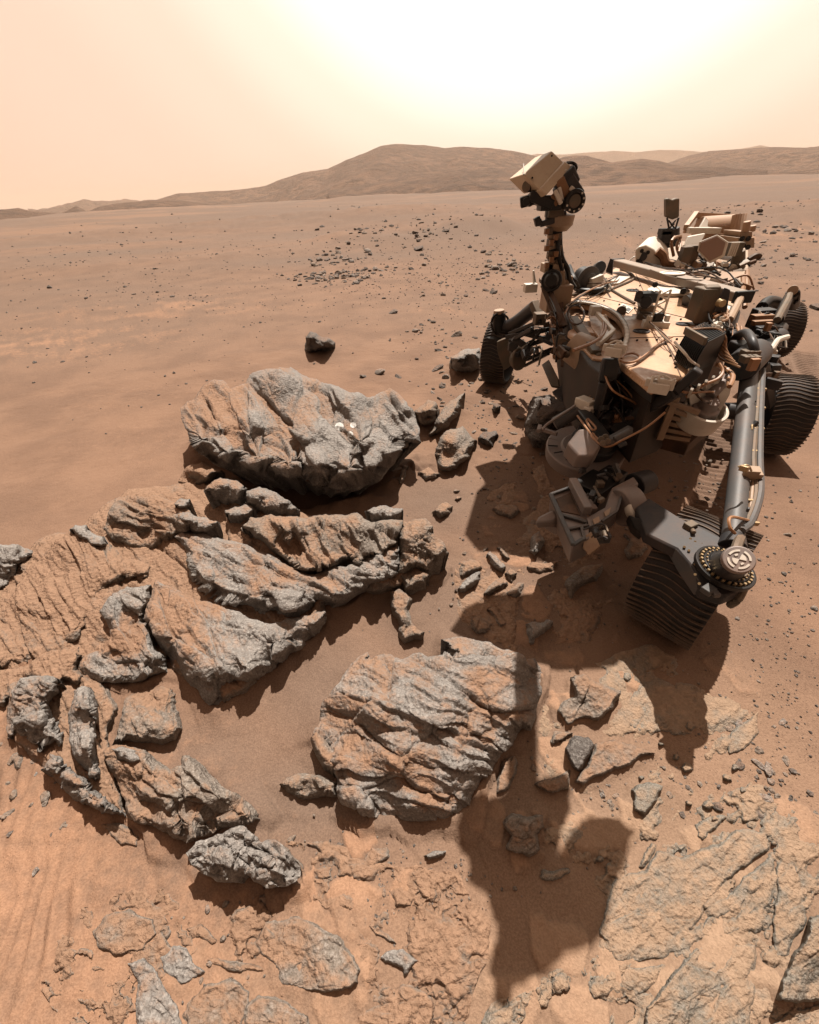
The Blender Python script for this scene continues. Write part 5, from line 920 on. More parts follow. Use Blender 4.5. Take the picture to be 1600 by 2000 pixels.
# steering gear on the near wheel
sc_ = W(1412, 1112, 0.520)                                      # centre of the steering ring
up3 = Vector((.10, -.12, 1)).normalized()
arm_ = [(1243, 990, 0.470), (1268, 972, 0.485), (1330, 1012, 0.515), (1395, 1044, 0.525), (1440, 1062, 0.525), (1470, 1100, 0.515), (1452, 1150, 0.500), (1418, 1165, 0.490), (1372, 1150, 0.490), (1352, 1108, 0.500), (1322, 1072, 0.500), (1262, 1042, 0.475)]
SA = R('steering_arm', [prism(Wz(arm_), (0, 0, -.045))], paint('charcoal_arm', (0.017, 0.0175, 0.019), .55, .1, .10), .006)
geo('arm_web', [prism(Wz([(1322, 1072, 0.502), (1352, 1108, 0.502), (1376, 1150, 0.492), (1362, 1150, 0.470), (1335, 1112, 0.470), (1310, 1070, 0.475)]), (0, 0, -.03))], M_STEEL, SA, .003)
geo('arm_bolts', [cyl(W(a, b, 0.505), W(a, b, 0.515), .0045, .004, 8) for a, b in ((1349, 1052), (1358, 1058), (1337, 1068), (1346, 1075), (1358, 1102), (1358, 1122), (1366, 1140), (1382, 1055), (1403, 1058), (1423, 1040), (1450, 1052), (1370, 1074), (1371, 1063))], M_BRASS, SA)
d3, e3, g3 = frame_of(up3)
RG = R('steering_ring', [lathe(sc_, up3, [(0, .086), (.016, .086), (.016, .077), (.010, .076), (.010, .066), (.022, .065), (.022, .052), (.03, .05)], 48)], M_BLACK, .002)
geo('ring_bolts', [cyl(sc_ + (e3 * math.cos(t) + g3 * math.sin(t)) * .071 + up3 * .008, sc_ + (e3 * math.cos(t) + g3 * math.sin(t)) * .071 + up3 * .022, .0046, .004, 8) for t in np.linspace(0, 2 * math.pi, 28, endpoint=False)] +
    [cyl(sc_ + (e3 * math.cos(t) + g3 * math.sin(t)) * .058 + up3 * .020, sc_ + (e3 * math.cos(t) + g3 * math.sin(t)) * .058 + up3 * .027, .003, .0026, 8) for t in np.linspace(0.1, 2 * math.pi + .1, 24, endpoint=False)], M_BRASS, RG)
ca = W(1418, 1108, 0.540); cb_ = W(1443, 1093, 0.640); cdv = (cb_ - ca).normalized()
R('steering_motor', [lathe(ca, cdv, [(-.02, .052), (.0, .049), (.05, .043), ((cb_ - ca).length - .02, .040), ((cb_ - ca).length - .015, .03)], 36)], M_DGREY, .002)
CT = R('steering_cap', [lathe(cb_ - cdv * .018, cdv, [(0, .037), (.004, .040), (.018, .040), (.022, .037), (.022, 0)], 40)], M_MAUVE, .001)
d5, e5, g5 = frame_of(cdv); cc = cb_ + cdv * .0065
em = []
for k in range(4):                                           # broken ring of four arcs
    pts = [(t, r_) for r_ in (.036, .029) for t in np.linspace(k * math.pi / 2 + .16, (k + 1) * math.pi / 2 - .16, 9)]
    o_ = [cc + (e5 * math.cos(t) + g5 * math.sin(t)) * .028 for t in np.linspace(k * math.pi / 2 + .2, (k + 1) * math.pi / 2 - .2, 9)]
    i_ = [cc + (e5 * math.cos(t) + g5 * math.sin(t)) * .0225 for t in np.linspace(k * math.pi / 2 + .2, (k + 1) * math.pi / 2 - .2, 9)]
    em.append(prism(o_ + i_[::-1], -cdv * .004))
for k in (0, 2):                                             # two opposed quadrants in the middle
    t_ = np.linspace(k * math.pi / 2 + .1, (k + 1) * math.pi / 2 - .1, 7); em.append(prism([cc] + [cc + (e5 * math.cos(t) + g5 * math.sin(t)) * .0165 for t in t_], -cdv * .004))
for k in (1, 3):
    t_ = np.linspace(k * math.pi / 2 + .5, (k + 1) * math.pi / 2 - .5, 5); em.append(prism([cc + (e5 * math.cos(t) + g5 * math.sin(t)) * .0165 for t in t_] + [cc + (e5 * math.cos(t) + g5 * math.sin(t)) * .011 for t in t_][::-1], -cdv * .004))
geo('cap_emblem', em, M_WHITE, CT)
R('steering_hose', [tube([t1 + sv * .5, W(1442, 1060, 0.600), W(1436, 1080, 0.600), W(1434, 1098, 0.560)], .014, 8), tube([W(1452, 1120, 0.540), W(1456, 1140, 0.500), W(1442, 1170, 0.460), W(1426, 1182, 0.415)], .012, 8)], M_PATINA, 0)
R('steering_wire', [tube([t0.lerp(t1, .93) + sv, W(1428, 1010, 0.630), W(1426, 1030, 0.620), W(1436, 1042, 0.600)], .005, 6)], M_CABLE, 0)
R('steering_stop', [geo_box(W(1384, 1152, 0.510), .035, .03, .02, (1, .5, 0)), geo_box(W(1398, 1160, 0.510), .02, .02, .015)], M_STEEL, .003)
R('arm_bracket', [geo_box(W(1348, 1028, 0.520), .04, .03, .03, (1, .4, 0)), cyl(W(1352, 1034, 0.520), W(1356, 1040, 0.530), .008, None, 8)], M_PATINA, .003)
R('hub_leg', [prism(Wz([(1243, 992, 0.460), (1262, 975, 0.480), (1275, 1000, 0.415), (1300, 1080, .30), (1275, 1070, .28), (1250, 1020, .46)]), (.03, .03, -.02))], M_DGREY, .006)
# mid and rear bogie on the right side
R('bogie_beam', [tube([W(1478, 705, .78), W(1500, 680, .62), W(1515, 655, .55), W(1528, 640, .52)], .04, 10, 3), bar(W(1486, 712, .7), W(1500, 790, .40), .06, .05)], M_BLACK, .004)
RS('bogie_pivot', [cyl(W(1500, 668, .60), W(1520, 660, .60), .065, .065, 20), geo_box(W(1492, 650, .62), .16, .10, .10), geo_box(W(1487, 622, .60), .14, .10, .14)], M_DGREY, .006)
R('bogie_film', [geo_box(W(1488, 620, .69), .14, .06, .04), geo_box(W(1490, 630, .68), .14, .04, .03)], M_GOLD, .003)
R('rear_rocker', [tube([W(1488, 600, .64), W(1502, 588, .66), W(1520, 592, .62), W(1530, 606, .56)], .042, 10, 3), tube([W(1520, 625, .66), W(1532, 598, .68), W(1542, 578, .70)], .035, 10, 3)], M_BLACK, .004)
R('rear_cable_sleeve', [tube([W(1518, 625, .72), W(1528, 606, .74), W(1538, 588, .76), W(1542, 576, .78)], .022, 8)], M_PATINA, 0)
R('rear_steering_motor', [cyl(W(1550, 596, .60), W(1549, 572, .74), .045, .04, 18)], M_BLACK, .004)
R('rear_steering_cap', [cyl(W(1549, 570, .74), W(1549, 566, .765), .037, .034, 18)], M_TANP, .003)
R('rear_steering_cable', [tube([W(1552, 566, .75), W(1560, 570, .75), W(1559, 586, .68), W(1552, 592, .66)], .012, 6)], M_BLACK, 0)
R('foil_wrapped_hose', [tube([W(1496, 672, .70), W(1504, 684, .70), W(1512, 675, .72), W(1520, 664, .74), W(1538, 658, .74)], .015, 8), tube([W(1512, 690, .68), W(1508, 678, .70)], .018, 8)], M_WHITE, 0)
RS('bogie_fitting', [geo_box(W(1484 + rm.uniform(-6, 34), 640 + rm.uniform(-10, 90), .60 + rm.uniform(-.05, .1)), .05, .05, .04, (1, rm.uniform(-1, 1), 0)) for i in range(16)], M_DGREY, .004)
R('bogie_tags', [geo_box(W(1500, 638, .70), .03, .03, .05), geo_box(W(1483, 690, .74), .03, .02, .03)], M_CABLE, .002)
R('mid_drive_motor', [cyl(c2 - a2 * .16, c2 - a2 * .34, .06, .05, 18)], M_DGREY, .004)

# --- white nozzle sensor and slatted front box
R('nozzle_plate', [prism(Wz([(1345, 772, .74), (1372, 752, .78), (1400, 742, .80), (1436, 730, .80), (1424, 772, .74), (1402, 812, .66), (1392, 828, .62), (1352, 826, .60)]), (.03, .05, -.03))], M_WHITE, .004)
nc = W(1373, 806, .66)
R('nozzle_ring', [lathe(nc, (0, -.35, 1), [(-.07, .078), (-.06, .088), (.03, .092), (.032, .080), (-.02, .076), (-.02, 0)], 36)], M_WHITE, .002)
R('nozzle_core', [lathe(nc, (0, -.3, 1), [(-.03, .06), (.03, .056), (.034, .04), (.07, .036), (.075, 0)], 28), cyl(nc + Vector((0, 0, .08)), nc + Vector((.09, .05, .14)), .022, .022, 14)], M_MAUVE, .003)
R('nozzle_hose', [tube([nc + Vector((.09, .05, .14)), W(1425, 755, .82), W(1432, 735, .84), W(1420, 722, .84), W(1400, 712, .86)], .009, 8), tube([W(1340, 775, .76), W(1375, 752, .82), W(1402, 740, .84), W(1412, 725, .86), W(1405, 710, .88)], .006, 6)], M_CABLE, 0)
R('nozzle_struts', [bar(W(1345 + 16 * i, 775 - 8 * i, .78), W(1352 + 14 * i, 760 - 8 * i, .84), .010) for i in range(6)], M_WHITE, .001)
R('slatted_box', [prism(Wz([(1302, 775, .72), (1352, 790, .68), (1388, 830, .60), (1345, 868, .50), (1285, 852, .50)]), (.05, .06, -.10))], M_BROWN, .004)
for i in range(6):
    t = i / 5
    R('slat', [bar(W(1304 - 14 * t, 784 + 66 * t, .715 - .20 * t), W(1366 - 18 * t, 806 + 52 * t, .69 - .17 * t), .022, .02)], M_TANP, .002)
R('front_corner_post', [bar(W(1322, 775, .74), W(1288, 858, .52), .03, .02)], M_TANP, .003)
R('front_skirt', [prism(Wz([(1252, 838, .50), (1300, 838, .52), (1285, 862, .49), (1270, 872, .48)]), (.03, .03, -.015))], M_TANP, .003)

# --- instrument arm folded in front of the body
def T(u_, v_, z): return W(u_, v_, z)
ds = T(1142, 878, .40)
R('shoulder_disc', [lathe(ds, (-.05, -.15, 1), [(-.06, .15), (-.05, .19), (.012, .195), (.018, .19), (.018, .12), (.03, .115)], 44)], M_MAUVE, .003)
for k in range(5):
    t = 2.6 + .42 * k
    R('disc_seam', [bar(ds + Vector((math.cos(t) * .14, math.sin(t) * .14, .020)), ds + Vector((math.cos(t) * .19, math.sin(t) * .19, .022)), .004, .006)], M_BLACK, 0)
R('shoulder_drum', [lathe(ds + Vector((.02, -.02, .02)), (.05, -.25, 1), [(0, .112), (.05, .112), (.055, .10), (.10, .098), (.11, .085), (.075, .08), (.075, 0)], 40)], M_DGREY, .003)
R('drum_lip', [tube([ds + Vector((.02, -.035, .13)) + Vector((math.cos(t) * .098, math.sin(t) * .098, .02 * math.sin(t))) for t in np.linspace(3.5, 6.3, 8)], .010, 8)], M_STEEL, 0)
R('shoulder_block', [prism(Wz([(1108, 865, .54), (1130, 838, .60), (1150, 836, .62), (1175, 872, .58), (1160, 890, .55), (1130, 890, .53)]), (0, .02, -.08))], M_MAUVE, .008)
R('shoulder_cylinder', [cyl(T(1083, 828, .52), T(1140, 796, .60), .034, .034, 24)], M_STEEL, .003)
R('cylinder_rod', [tube([T(1060, 840, .52), T(1070, 828, .54), T(1110, 802, .60), T(1124, 792, .62)], .008, 6), bar(T(1052, 836, .50), T(1088, 848, .50), .018), bar(T(1052, 842, .50), T(1055, 832, .50), .02)], M_MAUVE, .002)
R('cylinder_bracket', [geo_box(T(1144, 788, .63), .085, .06, .05, (.5, -.85, 0)), geo_box(T(1132, 784, .61), .03, .05, .03), geo_box(T(1152, 800, .62), .04, .05, .03, (.5, -.85, 0))], M_WHITE, .004)
R('shoulder_link', [bar(T(1138, 808, .60), T(1180, 862, .58), .06, .05)], M_BLACK, .006)
R('link_slots', [tube([T(1148 + a, 818 + b, .625) for a, b in ((0, 0), (8, 8), (16, 18), (10, 22), (2, 12), (-2, 4), (0, 0))], .005, 6), tube([T(1158 + a, 846 + b, .62) for a, b in ((0, 0), (4, 6), (10, 12), (6, 14), (-2, 6), (0, 0))], .005, 6)], M_CABLE, 0)
R('arm_cable', [tube([T(1128, 812, .62), T(1145, 835, .62), T(1170, 866, .62), T(1190, 872, .62), T(1215, 860, .66), T(1262, 835, .70), T(1300, 805, .76)], .0045, 6)], M_CABLE, 0)
R('arm_hose', [bar(T(1178, 868, .60), T(1232, 838, .64), .03), cyl(T(1200, 858, .64), T(1230, 842, .67), .014, .014, 12)], M_STEEL, .003)
R('link_nuts', [cyl(T(a, b, .61), T(a, b, .64), .016, .013, 8) for a, b in ((1175, 858), (1183, 854), (1187, 862), (1178, 866))], M_PATINA, .001)
R('link_bar', [bar(T(1208, 872, .58), T(1224, 864, .60), .016), bar(T(1200, 905, .5), T(1208, 925, .46), .02)], M_STEEL, .002)
# turret: box frame, cross beam, end joint
tz = .42
TB = R('turret_box', [prism(Wz([(1074, 966, tz), (1118, 950, tz), (1150, 1012, tz), (1152, 1050, tz), (1118, 1066, tz)]), (.02, .02, -.12))], M_MAUVE, .006)
geo('box_frame', [bar(T(1076, 966, tz + .008), T(1120, 1064, tz + .008), .018, .014), bar(T(1076, 966, tz + .008), T(1118, 951, tz + .008), .014, .012), bar(T(1090, 1004, tz + .008), T(1146, 1020, tz + .008), .014, .012), bar(T(1108, 1034, tz + .008), T(1148, 1026, tz + .008), .012, .012), bar(T(1120, 1064, tz + .008), T(1140, 1052, tz + .008), .014, .012), bar(T(1136, 1030, tz + .008), T(1142, 1054, tz + .008), .012, .012)], M_STEEL, TB, .002)
geo('box_panel', [prism(Wz([(1086, 974, tz + .004), (1114, 962, tz + .004), (1134, 1006, tz + .004), (1096, 998, tz + .004)]), (0, 0, -.006))], M_BROWN, TB)
R('turret_rail', [bar(T(1118, 940, tz + .04), T(1148, 998, tz + .04), .035, .04), bar(T(1128, 960, tz + .01), T(1160, 1000, tz + .01), .03, .04)], M_MAUVE, .004)
R('turret_core', [geo_box(T(1160, 960, .38), .14, .16, .12, (.6, -.8, 0)), geo_box(T(1190, 940, .38), .12, .10, .10, (.8, .6, 0))], M_BLACK, .006)
RS('core_fitting', [bar(T(1160, 950, .46), T(1176, 978, .46), .01), cyl(T(1202, 928, .44), T(1210, 930, .46), .016, None, 10), geo_box(T(1172, 946, .45), .03, .03, .03), bar(T(1196, 926, .45), T(1206, 940, .45), .012)], M_PATINA, .002)
CB = R('turret_beam', [prism(Wz([(1146, 1010, tz + .02), (1182, 990, tz + .03), (1196, 952, tz + .05), (1238, 930, tz + .06), (1248, 944, tz + .06), (1216, 962, tz + .05), (1206, 996, tz + .03), (1178, 1018, tz + .02), (1152, 1030, tz + .01)]), (.02, .02, -.10))], M_MAUVE, .006)
geo('beam_edge', [bar(T(1176, 1018, tz + .025), T(1205, 998, tz + .035), .010), bar(T(1205, 998, tz + .035), T(1216, 962, tz + .055), .010), bar(T(1216, 962, tz + .055), T(1226, 958, tz + .06), .010)], M_STEEL, CB, .001)
geo('beam_pockets', [prism(Wz([(1180, 1000, tz + .033), (1194, 990, tz + .035), (1190, 1004, tz + .033), (1184, 1010, tz + .03)]), (0, 0, -.005)), prism(Wz([(1158, 1014, tz + .026), (1170, 1008, tz + .028), (1172, 1018, tz + .026), (1162, 1024, tz + .024)]), (0, 0, -.005))], M_TANP, CB)
R('wrist_drum', [cyl(T(1238, 948, .43), T(1268, 938, .43), .055, .05, 24)], M_DGREY, .004)
R('wrist_band', [lathe(T(1222, 988, .42), T(1240, 984, .42) - T(1222, 988, .42), [(-.035, .075), (-.02, .085), (.035, .085), (.045, .07)], 30)], M_MAUVE, .003)
R('wrist_flange', [lathe(T(1246, 996, .44), (.45, -.7, .75), [(-.03, .04), (0, .052), (.010, .052), (.012, .024), (.004, .022), (.004, 0)], 30)], M_WHITE, .002)
R('wrist_bore', [lathe(T(1246, 996, .44), (.45, -.7, .75), [(.010, .020), (.014, .018), (.014, 0)], 20)], M_GLASS, 0)
R('turret_tongue', [prism(Wz([(1142, 1046, tz + .01), (1158, 1036, tz + .01), (1172, 1066, tz - .02), (1150, 1084, tz - .05), (1138, 1070, tz - .03)]), (.01, .01, -.015))], M_TANP, .003)
R('turret_cylinder', [cyl(T(1158, 1052, .40), T(1178, 1042, .40), .016, .016, 14), cyl(T(1160, 1030, .40), T(1182, 1014, .40), .022, .022, 14), geo_box(T(1176, 1050, .37), .06, .03, .04)], M_STEEL, .002)
R('turret_shell', [prism(Wz([(1044, 1022, .36), (1052, 1008, .38), (1080, 994, .40), (1090, 1008, .39), (1084, 1020, .37)]), (.02, .02, -.05)), prism(Wz([(1060, 1030, .30), (1085, 1022, .34), (1100, 1046, .32), (1082, 1044, .29)]), (.02, .02, -.02))], M_MAUVE, .010)
R('turret_lug', [prism(Wz([(1228, 1005, .46), (1250, 1012, .48), (1262, 1030, .46), (1256, 1044, .44), (1238, 1030, .44)]), (.01, .02, -.05))], M_BLACK, .005)

# --- small fittings, wiring and brackets that crowd the machine
def clutter(name, pts, zr, n, s0, s1, mats, seed):
    r7 = random.Random(seed)
    for k in range(n):
        (a, b), (c, d_) = r7.choice(pts); t = r7.random(); u_ = a + (c - a) * t + r7.gauss(0, 5); v_ = b + (d_ - b) * t + r7.gauss(0, 5); z_ = zr[0] + (zr[1] - zr[0]) * t + r7.uniform(-.025, .025)
        p_ = W(u_, v_, z_); s_ = r7.uniform(s0, s1); kind = r7.random()
        ax_ = Vector((r7.uniform(-1, 1), r7.uniform(-1, 1), r7.uniform(-.4, .4))).normalized()
        if kind < .45: g_ = geo_box(p_, s_, s_ * r7.uniform(.4, .8), s_ * r7.uniform(.3, .7), ax_, (0, .2, 1))
        elif kind < .7: g_ = cyl(p_ - ax_ * s_ * .5, p_ + ax_ * s_ * .5, s_ * r7.uniform(.18, .35), None, 12)
        else: g_ = tube([p_ - ax_ * s_ * 1.3, p_ + Vector((r7.uniform(-.6, .6), r7.uniform(-.6, .6), .8)) * s_, p_ + ax_ * s_ * 1.3 + Vector((0, 0, -.3 * s_))], max(.004, s_ * .10), 6)
        geo(name, [g_], r7.choice(mats), rover, .002)
clutter('mast_fitting', [((1068, 600), (1090, 640)), ((1060, 560), (1100, 590)), ((1085, 640), (1100, 690))], (.84, .76), 26, .03, .07, (M_BLACK, M_BROWN, M_PATINA, M_DGREY, M_GOLD), 1)
clutter('suspension_fitting', [((985, 655), (1060, 640)), ((1005, 690), (1060, 680)), ((1000, 668), (1050, 700))], (.38, .50), 26, .03, .08, (M_BLACK, M_BLACK, M_DGREY, M_STEEL, M_PATINA), 2)
clutter('front_fitting', [((1180, 790), (1260, 800)), ((1195, 815), (1240, 805)), ((1150, 760), (1180, 800)), ((1250, 790), (1310, 775))], (.60, .64), 30, .02, .06, (M_BLACK, M_BLACK, M_DGREY, M_BROWN, M_GOLD), 3)
clutter('deck_fitting', [((1110, 575), (1200, 545)), ((1370, 570), (1420, 600)), ((1240, 570), (1290, 585)), ((1385, 640), (1400, 690))], (.865, .865), 30, .012, .04, (M_BLACK, M_DGREY, M_PATINA, M_WHITE, M_BROWN), 4)
clutter('bogie_fitting', [((1480, 620), (1530, 660)), ((1440, 660), (1480, 700)), ((1480, 690), (1510, 760)), ((1430, 640), (1450, 680))], (.66, .60), 34, .03, .08, (M_BLACK, M_BLACK, M_DGREY, M_PATINA, M_BROWN), 5)
clutter('rear_fitting', [((1240, 520), (1330, 530)), ((1330, 530), (1450, 560)), ((1350, 515), (1440, 520))], (.88, .86), 34, .03, .09, (M_BLACK, M_DGREY, M_PATINA, M_WHITE, M_GOLD), 6)
clutter('turret_fitting', [((1130, 920), (1200, 930)), ((1150, 960), (1180, 985)), ((1160, 1035), (1185, 1050)), ((1120, 850), (1170, 870))], (.46, .50), 24, .015, .045, (M_BLACK, M_DGREY, M_STEEL, M_PATINA), 7)
clutter('tube_fitting', [((1475, 760), (1462, 900)), ((1462, 900), (1448, 1040))], (.74, .57), 14, .012, .03, (M_BRASS, M_PATINA, M_DGREY), 8)
r8 = random.Random(21)
for (a, b, z0), (c, d_, z1), k in (((1100, 600, .85), (1205, 545, .87), 6), ((1380, 560, .88), (1430, 640, .86), 6), ((1240, 600, .862), (1330, 690, .87), 3), ((1070, 560, .95), (1095, 690, .62), 6), ((1185, 720, .80), (1260, 810, .62), 6), ((1440, 640, .85), (1480, 740, .72), 6), ((1485, 610, .66), (1530, 680, .60), 6), ((990, 640, .48), (1060, 640, .60), 5), ((1260, 520, .92), (1440, 555, .90), 8), ((1310, 740, .80), (1400, 780, .70), 5)):
    for q in range(k):
        j_ = lambda s: r8.gauss(0, s)
        P_ = [W(a + j_(5), b + j_(5), z0 + j_(.01)), W(a + (c - a) * .3 + j_(9), b + (d_ - b) * .3 + j_(9), z0 + (z1 - z0) * .3 + abs(j_(.03))), W(a + (c - a) * .7 + j_(9), b + (d_ - b) * .7 + j_(9), z0 + (z1 - z0) * .7 + abs(j_(.03))), W(c + j_(5), d_ + j_(5), z1 + j_(.01))]
        R('wire', [tube(P_, r8.uniform(.0025, .0055), 6)], r8.choice((M_BLACK, M_BLACK, M_BROWN, M_CABLE, M_PATINA)), 0)
seam = [((1150, 575), (1420, 640)), ((1240, 530), (1330, 735)), ((1320, 548), (1392, 690)), ((1225, 660), (1400, 655))]
for (a, b), (c, d_) in seam:
    R('panel_seam', [bar(W(a, b, DZ + .0012), W(c, d_, DZ + .0012), .004, .003)], M_BROWN, 0)
R('deck_screws', [cyl(W(u_, v_, DZ), W(u_, v_, DZ + .005), .006, .005, 8) for u_, v_ in [(a + (c - a) * t / 9, b + (d_ - b) * t / 9 + 5) for (a, b), (c, d_) in seam for t in range(1, 9)]], M_DGREY, 0)['kind'] = 'stuff'
# --- unseen, unattached forearm and turret above the picture, shaped to shade the round boulder
def up(u_, v_, z):                                             # the point at height z whose shadow falls on ground pixel u, v
    g_ = W(u_, v_, 0); return g_ + Vector(sun_dir) * (z / sun_dir.z)
R('forearm_tube', [cyl(up(1018, 1180, 2.30), up(1020, 1560, 2.05), .055, .05, 28)], M_STEEL, .003)
R('elbow_shadow_plate', [prism([up(a, b, 2.34) for a, b in ((880, 1228), (905, 1192), (960, 1168), (1040, 1160), (1170, 1105), (1250, 1150), (1240, 1262), (1200, 1300), (1090, 1306), (1000, 1285), (930, 1250))], (0, 0, .03))], M_DGREY, .002)  # added unseen plate, outline cut to widen the shadow before the rover
R('arm_shadow_plate', [prism([up(a, b, 2.46) for a, b in ((935, 1075), (908, 1042), (932, 960), (985, 905), (1060, 880), (1190, 920), (1200, 1060), (1130, 1105), (1010, 1085))], (0, 0, .03)), cyl(up(1120, 1060, 2.52), up(1130, 1180, 2.42), .06, .06, 24)], M_DGREY, .006)  # added unseen plate and rod, shaped to cast more shade beside the rover
R('tool_turret', [prism([up(a, b, 2.02) for a, b in jag(((890, 1630), (1010, 1545), (1080, 1520), (1115, 1545), (1105, 1600), (1075, 1680), (1115, 1628), (1210, 1600), (1240, 1622), (1225, 1660), (1185, 1790), (1160, 1840), (1050, 1900), (1000, 1925), (985, 1968), (972, 1960), (962, 1860), (955, 1750), (915, 1720)), .16, 4)], (0, 0, .015))], M_DGREY, .002)
R('tool_turret_camera', [cyl(up(1120, 1730, 2.06), up(1120, 1730, 2.12), .05, .045, 24)], M_MAUVE, .003)
R('tool_turret_drill', [cyl(up(1000, 1850, 2.07), up(985, 1960, 2.10), .02, .012, 16), geo_box(up(1010, 1690, 2.10), .07, .07, .10)], M_STEEL, .003)

# pale round abrasion marks on the largest boulder: parts of the boulder, laid on its surface
from mathutils.bvhtree import BVHTree
bo = bpy.data.objects['boulder']; bvh = BVHTree.FromPolygons([v.co + bo.location for v in bo.data.vertices], [tuple(p.vertices) for p in bo.data.polygons])
M_ABR = paint('fresh_abraded_rock', (0.36, 0.345, 0.325), .9, 0, 0.0)
for u_, v_, rp in ((663, 833, 8.5), (690, 830, 6.0), (684, 848, 6.0)):
    ring = []
    for rr3 in (1.0, .55, 0.02):
        for k in range(20):
            d_ = Vector(rays(u_ + rp * rr3 * math.cos(k * math.pi / 10), v_ + rp * .95 * rr3 * math.sin(k * math.pi / 10))).normalized()
            h_ = bvh.ray_cast(Vector(CP), d_)[0]; ring.append(h_ - d_ * .004 if h_ else Vector(CP) + d_ * 3)
    fs = [(j * 20 + k, j * 20 + (k + 1) % 20, (j + 1) * 20 + (k + 1) % 20, (j + 1) * 20 + k) for j in (0, 1) for k in range(20)]
    me = bpy.data.meshes.new('abrasion_mark'); me.from_pydata([tuple(p - bo.location) for p in ring], [], fs); me.materials.append(M_ABR); link('abrasion_mark', me, bo)
# ------------------------------------------------------------------ loose stones
def stone_mesh(seed, sub=2):
    bm = bmesh.new(); bmesh.ops.create_icosphere(bm, subdivisions=sub, radius=1.0); rng = np.random.RandomState(seed)
    V = np.array([v.co for v in bm.verts]); pl_ = rng.normal(size=(9, 3)); pl_ /= np.linalg.norm(pl_, axis=1)[:, None]; of = rng.uniform(.45, .85, 9)
    for n_, o_ in zip(pl_, of):                                # chip flat faces off a ball
        d = V @ n_ - o_; V = V - np.maximum(d, 0)[:, None] * n_
    V = V * rng.uniform(.75, 1.25, 3) * np.array([1, .85, .62]) * (1 + .10 * fbm(V[:, 0] * 2.2 + seed, V[:, 1] * 2.2, V[:, 2] * 2.2, o=3, seed=seed))[:, None]
    for v, c in zip(bm.verts, V): v.co = c
    me = bpy.data.meshes.new('stone'); bm.to_mesh(me); bm.free()
    set_attr(me, 'dust', .28 + .3 * V[:, 2]); return me
SM = {}
for key, m_ in (('dark', M_DARK), ('grey', M_ROCK), ('tan', M_TAN)):
    SM[key] = [stone_mesh(100 + i + 10 * len(SM)) for i in range(5)]
    for me in SM[key]: me.materials.append(m_); me.polygons.foreach_set('use_smooth', [False] * len(me.polygons)); me.set_sharp_from_angle(angle=rad(30)) if False else None
rng = random.Random(11)
def gz_at(x, y): return float(ground_z(np.array([x]), np.array([y]))[0])
def stone(u_, v_, wpx, key, label, group, name='stone', squash=1.0):
    p = W(u_, v_, 0); mp = (p - Vector(CP)).length / FPX; s = wpx * mp * .5
    o = link(name, rng.choice(SM[key])); o.scale = (s, s * rng.uniform(.7, 1.0), s * rng.uniform(.65, 1.0) * squash); o.rotation_euler = (rng.uniform(-.25, .25), rng.uniform(-.25, .25), rng.uniform(0, 6.3))
    o.location = (p.x, p.y, gz_at(p.x, p.y) + o.scale[2] * .22); return tag(o, label, 'stone', group)
# stones one can find singly in the photo: (region-1 zoom coordinates, width in photo px)
for lb, x, y, w_, k in (('dark cluster stone with a ragged top on the sand, left of the left front wheel', 590, 672, 22, 'dark'), ('small upright dark stone left of the left front wheel', 858, 735, 15, 'dark'),
                        ('tan block just behind the craggy rock at the left front wheel', 1015, 820, 26, 'tan'), ('low grey stone left of the upright dark stone', 735, 798, 20, 'grey'),
                        ('dark wedge stone on the rise behind the left front wheel', 1080, 550, 16, 'dark'), ('black double stone beside the steering motor of the left front wheel', 1270, 530, 19, 'dark'),
                        ('flat dark stone left of the black double stone', 1215, 515, 14, 'dark'), ('round dark stone at the foot of the mast', 1505, 708, 15, 'dark'),
                        ('black forked stone in the gap behind the largest boulder', 385, 1100, 22, 'dark'), ('grey crumbly stone behind the largest boulder', 495, 1075, 22, 'grey'),
                        ('dark stone in a row towards the craggy rock', 620, 1100, 17, 'dark'), ('dark stacked stone left of the craggy rock', 885, 1050, 26, 'dark'),
                        ('dark lump above the dark stacked stone', 895, 925, 15, 'dark'), ('dark chip behind the dark lump', 940, 900, 12, 'dark'), ('dark stone on the open sand left of the dark lump', 745, 978, 12, 'dark'),
                        ('grey rubble stone below the craggy rock', 940, 1110, 24, 'grey'), ('dark low stone at the right end of the largest boulder', 915, 1165, 18, 'dark'),
                        ('leftmost grey stone of the mid ground rubble line', 15, 435, 16, 'dark'), ('flat grey stone next in the mid ground rubble line', 75, 430, 18, 'grey'), ('pale flat slab in the mid ground rubble line', 415, 290, 20, 'grey'),
                        ('dark red rock on the rise in the middle distance', 750, 268, 26, 'dark'), ('dark cone stone in front of the dark red rock', 782, 292, 12, 'dark'), ('pale stone with a dark tip below the dark red rock', 795, 352, 13, 'grey'),
                        ('long dark stone on the crest above the dark red rock', 945, 200, 16, 'dark'), ('dark stone right of the rise near the mast', 1240, 325, 14, 'dark'), ('tilted slab near the mast, left one', 1275, 368, 22, 'grey'), ('tilted slab near the mast, right one', 1390, 350, 26, 'grey'),
                        ('dark stone on bare soil in the middle distance', 903, 470, 9, 'dark'), ('round brown rock cut by the right edge of the picture', 3470, 635, 30, 'dark')):
    stone(600 + .2875 * x, 420 + .2875 * y, w_, k, lb, None, squash=.85 if w_ < 24 else .8)
plains = []
